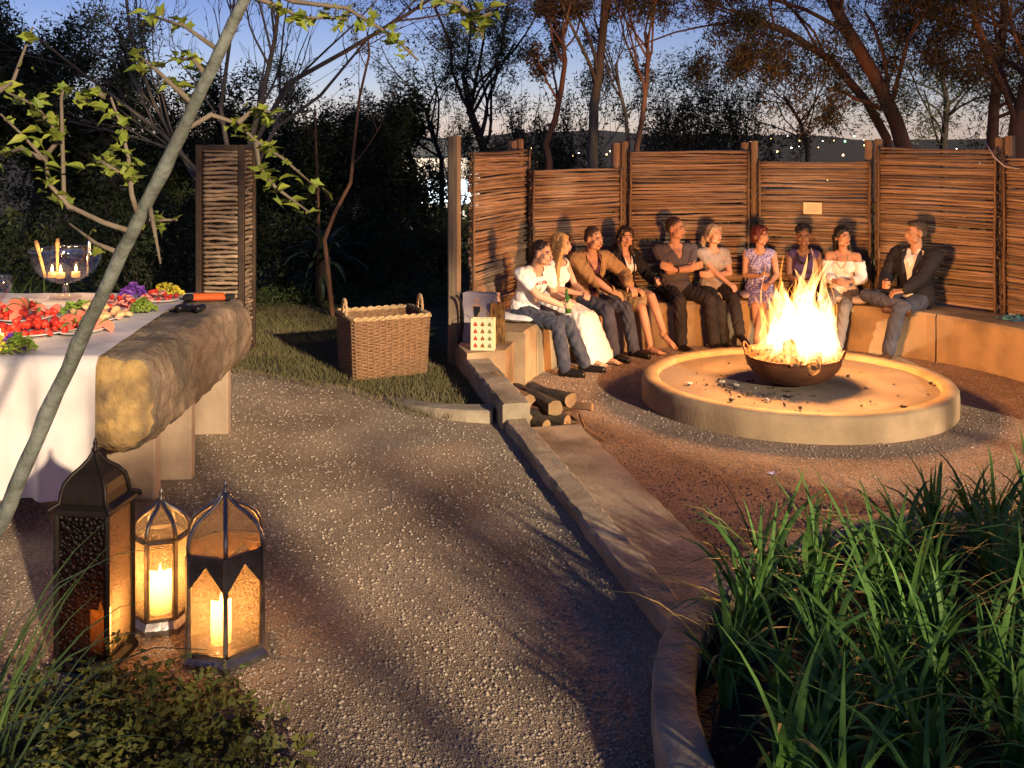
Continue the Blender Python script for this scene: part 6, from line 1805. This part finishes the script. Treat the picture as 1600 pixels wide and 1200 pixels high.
# shrubs along the far side of the lawn
rr = random.Random(99)
SH = [(-20, 11.8, 1.5, 'dark shrub at the left edge behind the buffet'), (95, 12.6, 1.6, 'dark shrub behind the punch bowl'), (215, 12.2, 1.7, 'dark shrub left of the stick tower'), (290, 12.8, 1.7, 'dark shrub touching the stick tower on its left'), (440, 14.6, 1.4, 'dark shrub behind the lawn beside the aloe'), (560, 15.0, 1.5, 'dark shrub behind the lawn right of the aloe'), (630, 14.8, 1.25, 'dark shrub behind the wicker basket'), (690, 15.4, 1.1, 'low dark shrub left of the end post'), (500, 16.2, 1.9, 'tall dark shrub at the back of the lawn'), (600, 17.5, 1.7, 'round dark shrub below the floodlit gap')]
for i, (px, d, h, lab) in enumerate(SH):
    b_ = foot(px, d, .05)
    t = thing('dark_shrub', lab, 'shrub', b_, 0, 'dark shrubs round the lawn')
    mb = MB()
    for k in range(7):
        a = rr.uniform(0, 6.28); mb.tube([(0, 0, 0), (.15 * math.cos(a), .15 * math.sin(a), h * .4), (.4 * math.cos(a), .4 * math.sin(a), h * rr.uniform(.6, .95))], [.02, .014, .006], 5)
    mb.build('stems', M['bark_dark'], t)
    g_ = np.random.default_rng(i + 70); n = 2600
    dv = g_.normal(size=(n, 3)); dv /= np.linalg.norm(dv, axis=1)[:, None]; rad_ = g_.random(n) ** .45
    lob = 1 + .22 * np.sin(dv[:, 0] * 5 + i) * np.cos(dv[:, 2] * 6 + i) + .12 * np.sin(dv[:, 1] * 11)
    pos = dv * (rad_ * lob)[:, None] * np.array([.85, .6, h * .52]) + np.array([0, 0, h * .5]); pos = pos[pos[:, 2] > 0]
    link('foliage', scatter_leaves('foliage', pos, .075, M['leaf_dark'], i + 5, .8, .32), t)
# aloe with a skirt of dry leaves
ab = foot(505, 13.6, .12)
al = thing('aloe_plant', 'spiky aloe rosette on a stout stem at the back of the lawn', 'plant', ab)
MB().tube([(0, 0, 0), (.02, 0, .35), (0, 0, .62)], [.12, .10, .08], 10).build('stem', M['bark_dark'], al, smooth=True)
am = blade_mesh('aloe_leaf', .72, .05, .8, 3, M['aloe'], 7)
for k in range(34):
    a = k * 2.4; s = rr.uniform(.75, 1.1)
    link('aloe_leaf', am, al, (0, 0, .58), rot=(-(.15 + 1.25 * (k / 34)), 0, a), scale=(s, s, s))
for k in range(16):
    a = k * 2.4; link('dry_leaf', am, al, (0, 0, .5), rot=(-(1.9 + rr.random() * .7), 0, a), scale=(.6, .75, .75))
# grassy tuft behind the buffet
t = thing('reed_clump', 'tall dim grass tuft behind the left end of the buffet', 'reeds', foot(28, 10.6, LZ), 0)
for k in range(40):
    s = rr.uniform(.9, 1.5); link('grass_blade', rr.choice(grassb), t, (rr.uniform(-.35, .35), rr.uniform(-.15, .15), 0), rot=(-abs(rr.gauss(.15, .15)), 0, rr.uniform(0, 6.28)), scale=(1.4, s, s))

# unseen trees added behind the viewer to keep the sun off the background: the low light comes in under their high crowns and through the shrubs below
rr = random.Random(8)
for i, (x, y, z0, h) in enumerate([(4.9, -5.2, 5.6, 8), (7.0, -2.6, 4.5, 8), (10.0, -3.0, 4.3, 8), (13.2, -2.4, 4.2, 8), (16.5, -3.2, 4.2, 8), (1.0, -4.0, 5.0, 8)]):
    t = thing('added_shade_tree', 'unseen tall tree added behind the viewpoint to block the low sun', 'tree', (x, y, 0), 0, 'unseen trees added for shade behind the viewpoint')
    MB().tube([(0, 0, 0), (.1, 0, 2.5), (0, .1, z0 + 2), (.1, 0, z0 + 5)], [.10, .08, .06, .03], 9).build('trunk', M['bark'], t, smooth=True)
    g_ = np.random.default_rng(i + 300); n = 2600
    dv = g_.normal(size=(n, 3)); dv /= np.linalg.norm(dv, axis=1)[:, None]
    pos = dv * (g_.random(n) ** .4)[:, None] * np.array([2.1, 1.5, h / 2]) + np.array([0, 0, z0 + h / 2 + .3 * np.sin(i * 2.0)])
    link('crown', scatter_leaves('crown', pos, .34, M['leaf_olive'], i + 310, .8, .5), t)
for i in range(27):      # open shrubs: loose clumps with gaps between
    x = rr.uniform(.6, 7.6); y = rr.uniform(-3.4, -1.2); h = rr.uniform(1.2, 3.6)
    t = thing('garden_shrub', 'open shrub behind the viewpoint', 'shrub', (x, y, .1), 0, 'shrubs behind the viewpoint')
    mb = MB(); g_ = np.random.default_rng(i + 400); P_ = []
    for k in range(4):
        c = Vector((rr.gauss(0, .28), rr.gauss(0, .2), h * rr.uniform(.45, 1))); mb.tube([(0, 0, 0), c * .5 + Vector((0, 0, .1)), c], [.03, .02, .01], 5)
        P_.append(np.array(c) + g_.normal(scale=(.17, .15, .2), size=(260, 3)))
    mb.build('stems', M['bark'], t); link('foliage', scatter_leaves('foliage', np.concatenate(P_), .10, M['leaf_olive'], i, .8, .45), t)
# ------------------------------------------------------------------ far side of the valley: town lights and the floodlit house
M['tl_warm'] = emat('warm town light', (1, .58, .22), 9.0); M['tl_white'] = emat('white town light', (.85, .95, 1), 9.0); M['tl_green'] = emat('green town light', (.3, 1, .45), 7.0); M['tl_red'] = emat('red town light', (1, .1, .05), 8.0)
lamp_me = {}
for k in ('tl_warm', 'tl_white', 'tl_green', 'tl_red'):
    lamp_me[k] = MB().ell((0, 0, 0), 1.0, nu=8, nv=6).mesh('town_light', M[k])
spots = [(858, 237, 2.6, 'w'), (848, 228, 1.6, 'w'), (880, 245, 1.8, 'w'), (893, 242, 2.0, 'w'), (905, 236, 1.6, 'n'), (915, 228, 1.4, 'w'), (840, 245, 1.6, 'w'), (832, 235, 1.4, 'w'), (870, 232, 1.5, 'n'), (945, 235, 1.6, 'w'), (955, 230, 1.3, 'w'), (925, 240, 1.4, 'w'),
         (700, 226, 1.6, 'w'), (640, 225, 1.5, 'w'), (633, 226, 1.4, 'w'), (568, 235, 1.6, 'w'), (502, 240, 1.9, 'w'), (516, 243, 1.7, 'r'), (635, 249, 1.6, 'w'), (660, 260, 1.3, 'w'), (684, 235, 1.5, 'w'), (706, 277, 2.2, 'w'), (292, 232, 1.5, 'w'),
         (1160, 222, 1.6, 'w'), (1174, 214, 2.0, 'w'), (1208, 216, 1.6, 'w'), (1220, 228, 2.2, 'w'), (1246, 230, 3.6, 'n'), (1238, 226, 2.6, 'n'), (1255, 222, 1.8, 'w'), (1290, 215, 1.4, 'n'), (1300, 218, 1.4, 'w'), (1316, 215, 2.0, 'g'), (1333, 214, 2.2, 'g'), (1345, 217, 1.4, 'w'), (1350, 226, 2.0, 'w'), (1316, 243, 2.6, 'w'), (1322, 238, 1.6, 'w'), (1268, 215, 1.4, 'w'), (1465, 222, 2.0, 'w'), (1480, 220, 2.2, 'n'), (1492, 226, 1.5, 'n'), (1538, 212, 1.3, 'w'),
         (1228, 215, 1.3, 'n'), (1282, 232, 1.4, 'w'), (1376, 218, 1.3, 'w'), (1075, 285, 1.7, 'n'), (1073, 306, 1.5, 'w'), (1290, 288, 1.5, 'n'), (1293, 281, 1.2, 'w'), (1325, 324, 1.4, 'n'), (1345, 259, 1.4, 'w'), (1537, 255, 1.5, 'n'), (1510, 338, 1.4, 'w'), (1537, 339, 1.4, 'w'), (830, 305, 1.4, 'w'), (797, 310, 1.4, 'w'), (1322, 277, 1.3, 'w'), (1412, 245, 1.4, 'w')]
rr = random.Random(2)
for px, py, r, c in spots:
    d = 120 + rr.uniform(0, 60)
    if py > 250: d = 40 + rr.uniform(0, 12)
    py += rr.uniform(-4, 9) if py < 250 else 0; px += rr.uniform(-6, 6)
    p = D(px, py, d); k = {'w': 'tl_warm', 'n': 'tl_white', 'g': 'tl_green', 'r': 'tl_red'}[c]
    s = r * rr.uniform(.40, .75) * d / FPX
    nm = {'w': 'warm', 'n': 'white', 'g': 'green', 'r': 'red'}[c]
    side = 'left of the fence' if px < 715 else ('behind the bare trees' if px < 1100 else 'under the acacias')
    o = link('town_light', lamp_me[k], None, p, scale=(s, s, s)); tag(o, f'tiny {nm} town light in the dark distance {side}', 'light', f'{nm} town lights {side}')
# pale floodlit house on the slope below, seen through the trees
M['house'] = mat('white render', (.78, .80, .80), .8, (.7, .72, .72), 1.5); M['roof'] = mat('grey roof sheet', (.14, .16, .16), .6); M['litwin'] = emat('lit windows', (.80, .93, 1.0), 3.2)
hp = D(680, 318, 42)
hs = thing('floodlit_house', 'white lit building glowing through the trees left of the fence', 'building', hp, rad(-6))
MB().box((0, 2, .3), (3.4, 3, 3.2)).build('wall', M['house'], hs)
MB().add([(-2, .2, 1.9), (2, .2, 1.9), (2, 2, 2.5), (-2, 2, 2.5), (2, 3.8, 1.9), (-2, 3.8, 1.9)], [(0, 1, 2, 3), (3, 2, 4, 5)]).build('roof', M['roof'], hs)
for x in (-.95, 0, .95):
    w = MB().box((x, .49, .45), (.80, .03, 1.0)).build('window', M['litwin'], hs)
    MB().box((x, .46, .45), (.04, .03, 1.0)).build('mullion', M['roof'], w)
MB().box((0, .35, -.55), (3.6, .5, .12)).build('sill', M['house'], hs)
# distant dark woods hide the foot of the hills
g_ = np.random.default_rng(77); n = 26000
a = g_.uniform(-.62, .62, n); r = g_.uniform(34, 75, n); x = r * np.sin(a); y = r * np.cos(a)
z = np.array([terrain_h(u, v) for u, v in zip(x, y)]) + g_.random(n) * (2.6 + 1.6 * np.sin(a * 23) * np.cos(r * .4))
o = link('far_wood', scatter_leaves('far_wood', np.stack([x, y, z], 1), .75, M['leaf_dark'], 78, .8, .55)); tag(o, 'dark mass of woodland down in the valley', 'woodland', kind='stuff')

# ------------------------------------------------------------------ lawn grass and loose pebbles
g_ = np.random.default_rng(21); n = 75000
x = g_.uniform(-4.2, -.2, n); y = g_.uniform(8.1, 14.5, n)
ex = np.array([p[0] for p in lawn_edge][::-1]); ey = np.array([p[1] for p in lawn_edge][::-1])
keep = y > np.interp(x, ex, ey) - .25 + .9 * g_.random(n) ** 2.2 * (g_.random(n) < .7)
kx = np.array([kl(v, -.03)[0] for v in y]); keep &= x < kx
x, y = x[keep], y[keep]; n = len(x)
h = .022 + .03 * g_.random(n); a = g_.uniform(0, 2 * math.pi, n); w = .0035
lean = g_.normal(scale=.018, size=(n, 2))
p0 = np.stack([x + w * np.cos(a), y + w * np.sin(a), np.full(n, LZ - .003)], 1); p1 = np.stack([x - w * np.cos(a), y - w * np.sin(a), np.full(n, LZ - .003)], 1); p2 = np.stack([x + lean[:, 0], y + lean[:, 1], LZ + h], 1)
o = link('lawn_grass', npmesh('lawn_grass', np.stack([p0, p1, p2], 1).reshape(-1, 3), np.arange(n * 3).reshape(-1, 3), M['grass'])); tag(o, 'short dry lawn grass around the wicker basket', 'grass', kind='stuff')
def pebbles(name, label, n, sampler, m_, seed, smin=.0028, smax=.0075):
    g_ = np.random.default_rng(seed); xyz = sampler(g_, n); n = len(xyz)
    base = np.array([(1, 0, 0), (0, 1, 0), (-1, 0, 0), (0, -1, 0), (0, 0, 1), (0, 0, -1)], float)
    f = np.array([(0, 1, 4), (1, 2, 4), (2, 3, 4), (3, 0, 4), (1, 0, 5), (2, 1, 5), (3, 2, 5), (0, 3, 5)])
    s = smin + (smax * 1.5 - smin) * g_.random(n) ** 6; V_ = base[None] * s[:, None, None] * g_.uniform(.7, 1.3, (n, 6, 1)); V_[:, :, 2] *= .7
    a = g_.uniform(0, 6.28, n); c, q = np.cos(a)[:, None], np.sin(a)[:, None]; X = V_[:, :, 0] * c - V_[:, :, 1] * q; Y = V_[:, :, 0] * q + V_[:, :, 1] * c
    V_[:, :, 0], V_[:, :, 1] = X, Y; V_ += xyz[:, None, :]
    F_ = (f[None] + (np.arange(n) * 6)[:, None, None]).reshape(-1, 3)
    o = link(name, npmesh(name, V_.reshape(-1, 3), F_, m_)); tag(o, label, 'gravel', kind='stuff')
def samp_left(g_, n):
    d = 3.2 + 7 * g_.random(n) ** 1.6; px = g_.uniform(-150, 1080, n); x = (px - 800) / FPX * d
    kx = np.array([kl(v, 0)[0] for v in d]); ey_ = np.interp(x, ex, ey)
    k = (x < kx - .004) & (d < ey_ + .02) & (np.hypot(x - PC.x, d - PC.y) > PR)
    return np.stack([x[k], d[k], np.full(k.sum(), ZL + .002)], 1)
def samp_pit(g_, n):
    d = 5.2 + 6.4 * g_.random(n); px = g_.uniform(780, 1680, n); x = (px - 800) / FPX * d
    kx = np.array([kl(v, .66)[0] for v in d]); r = np.hypot(x - FIRE.x, d - FIRE.y)
    k = (x > kx) & (np.hypot(x - PC.x, d - PC.y) > PR) & (r > 1.35) & ((r < 2.45) | (d < 8.6))
    return np.stack([x[k], d[k], np.full(k.sum(), .002)], 1)
M['peb'] = mat('loose grey pebbles', (.29, .245, .19), .85, (.45, .385, .31), 60, detail=0)
M['peb_red'] = mat('loose brown pebbles', (.20, .16, .13), .85, (.42, .35, .29), 60, detail=0)
pebbles('loose_gravel', 'loose grey gravel on the upper ground', 70000, samp_left, M['peb'], 1)
pebbles('pit_gravel', 'loose brown gravel round the fire pit', 36000, samp_pit, M['peb_red'], 2, .003, .0078)

# low green planting along the back of the lawn
g_ = np.random.default_rng(55); n = 9000
x = g_.uniform(-3.9, -.5, n); y = 13.3 + g_.random(n) * 1.3; z = LZ + g_.random(n) ** 1.5 * (.14 + .08 * np.sin(x * 4) + .05 * np.sin(x * 11))
M['border'] = mat('border leaf', (.06, .10, .03), .6, (.09, .12, .04), 5, trans=.2)
o = link('border_planting', scatter_leaves('border_planting', np.stack([x, y, z], 1), .055, M['border'], 56, .9, .3)); tag(o, 'low green planting along the back edge of the lawn', 'ground cover', kind='stuff')
# a dark hose hung on the end post and a pale cable at the right
c = Vector((-.50, 9.93, .62))
o = MB().tube([c + Vector((-.03 + .07 * math.sin(a), -.03, .22 * math.cos(a))) for a in [2.6 * q / 14 for q in range(15)]] + [c + Vector((.0, -.03, -.28))], .012, 6).build('hose', C['black'], smooth=True)
tag(o, 'short dark hose hanging on the left end post behind the gift bags', 'hose')
pts = [D(1540, 222, 11.2), D(1553, 245, 11.0), D(1570, 260, 10.9), D(1600, 265, 10.8), D(1660, 262, 10.7)]
o = MB().tube(pts, .008, 6).build('cable', mat('pale cable', (.45, .42, .40), .6), smooth=True)
tag(o, 'thin pale cable sagging over the fence at the right edge', 'cable')
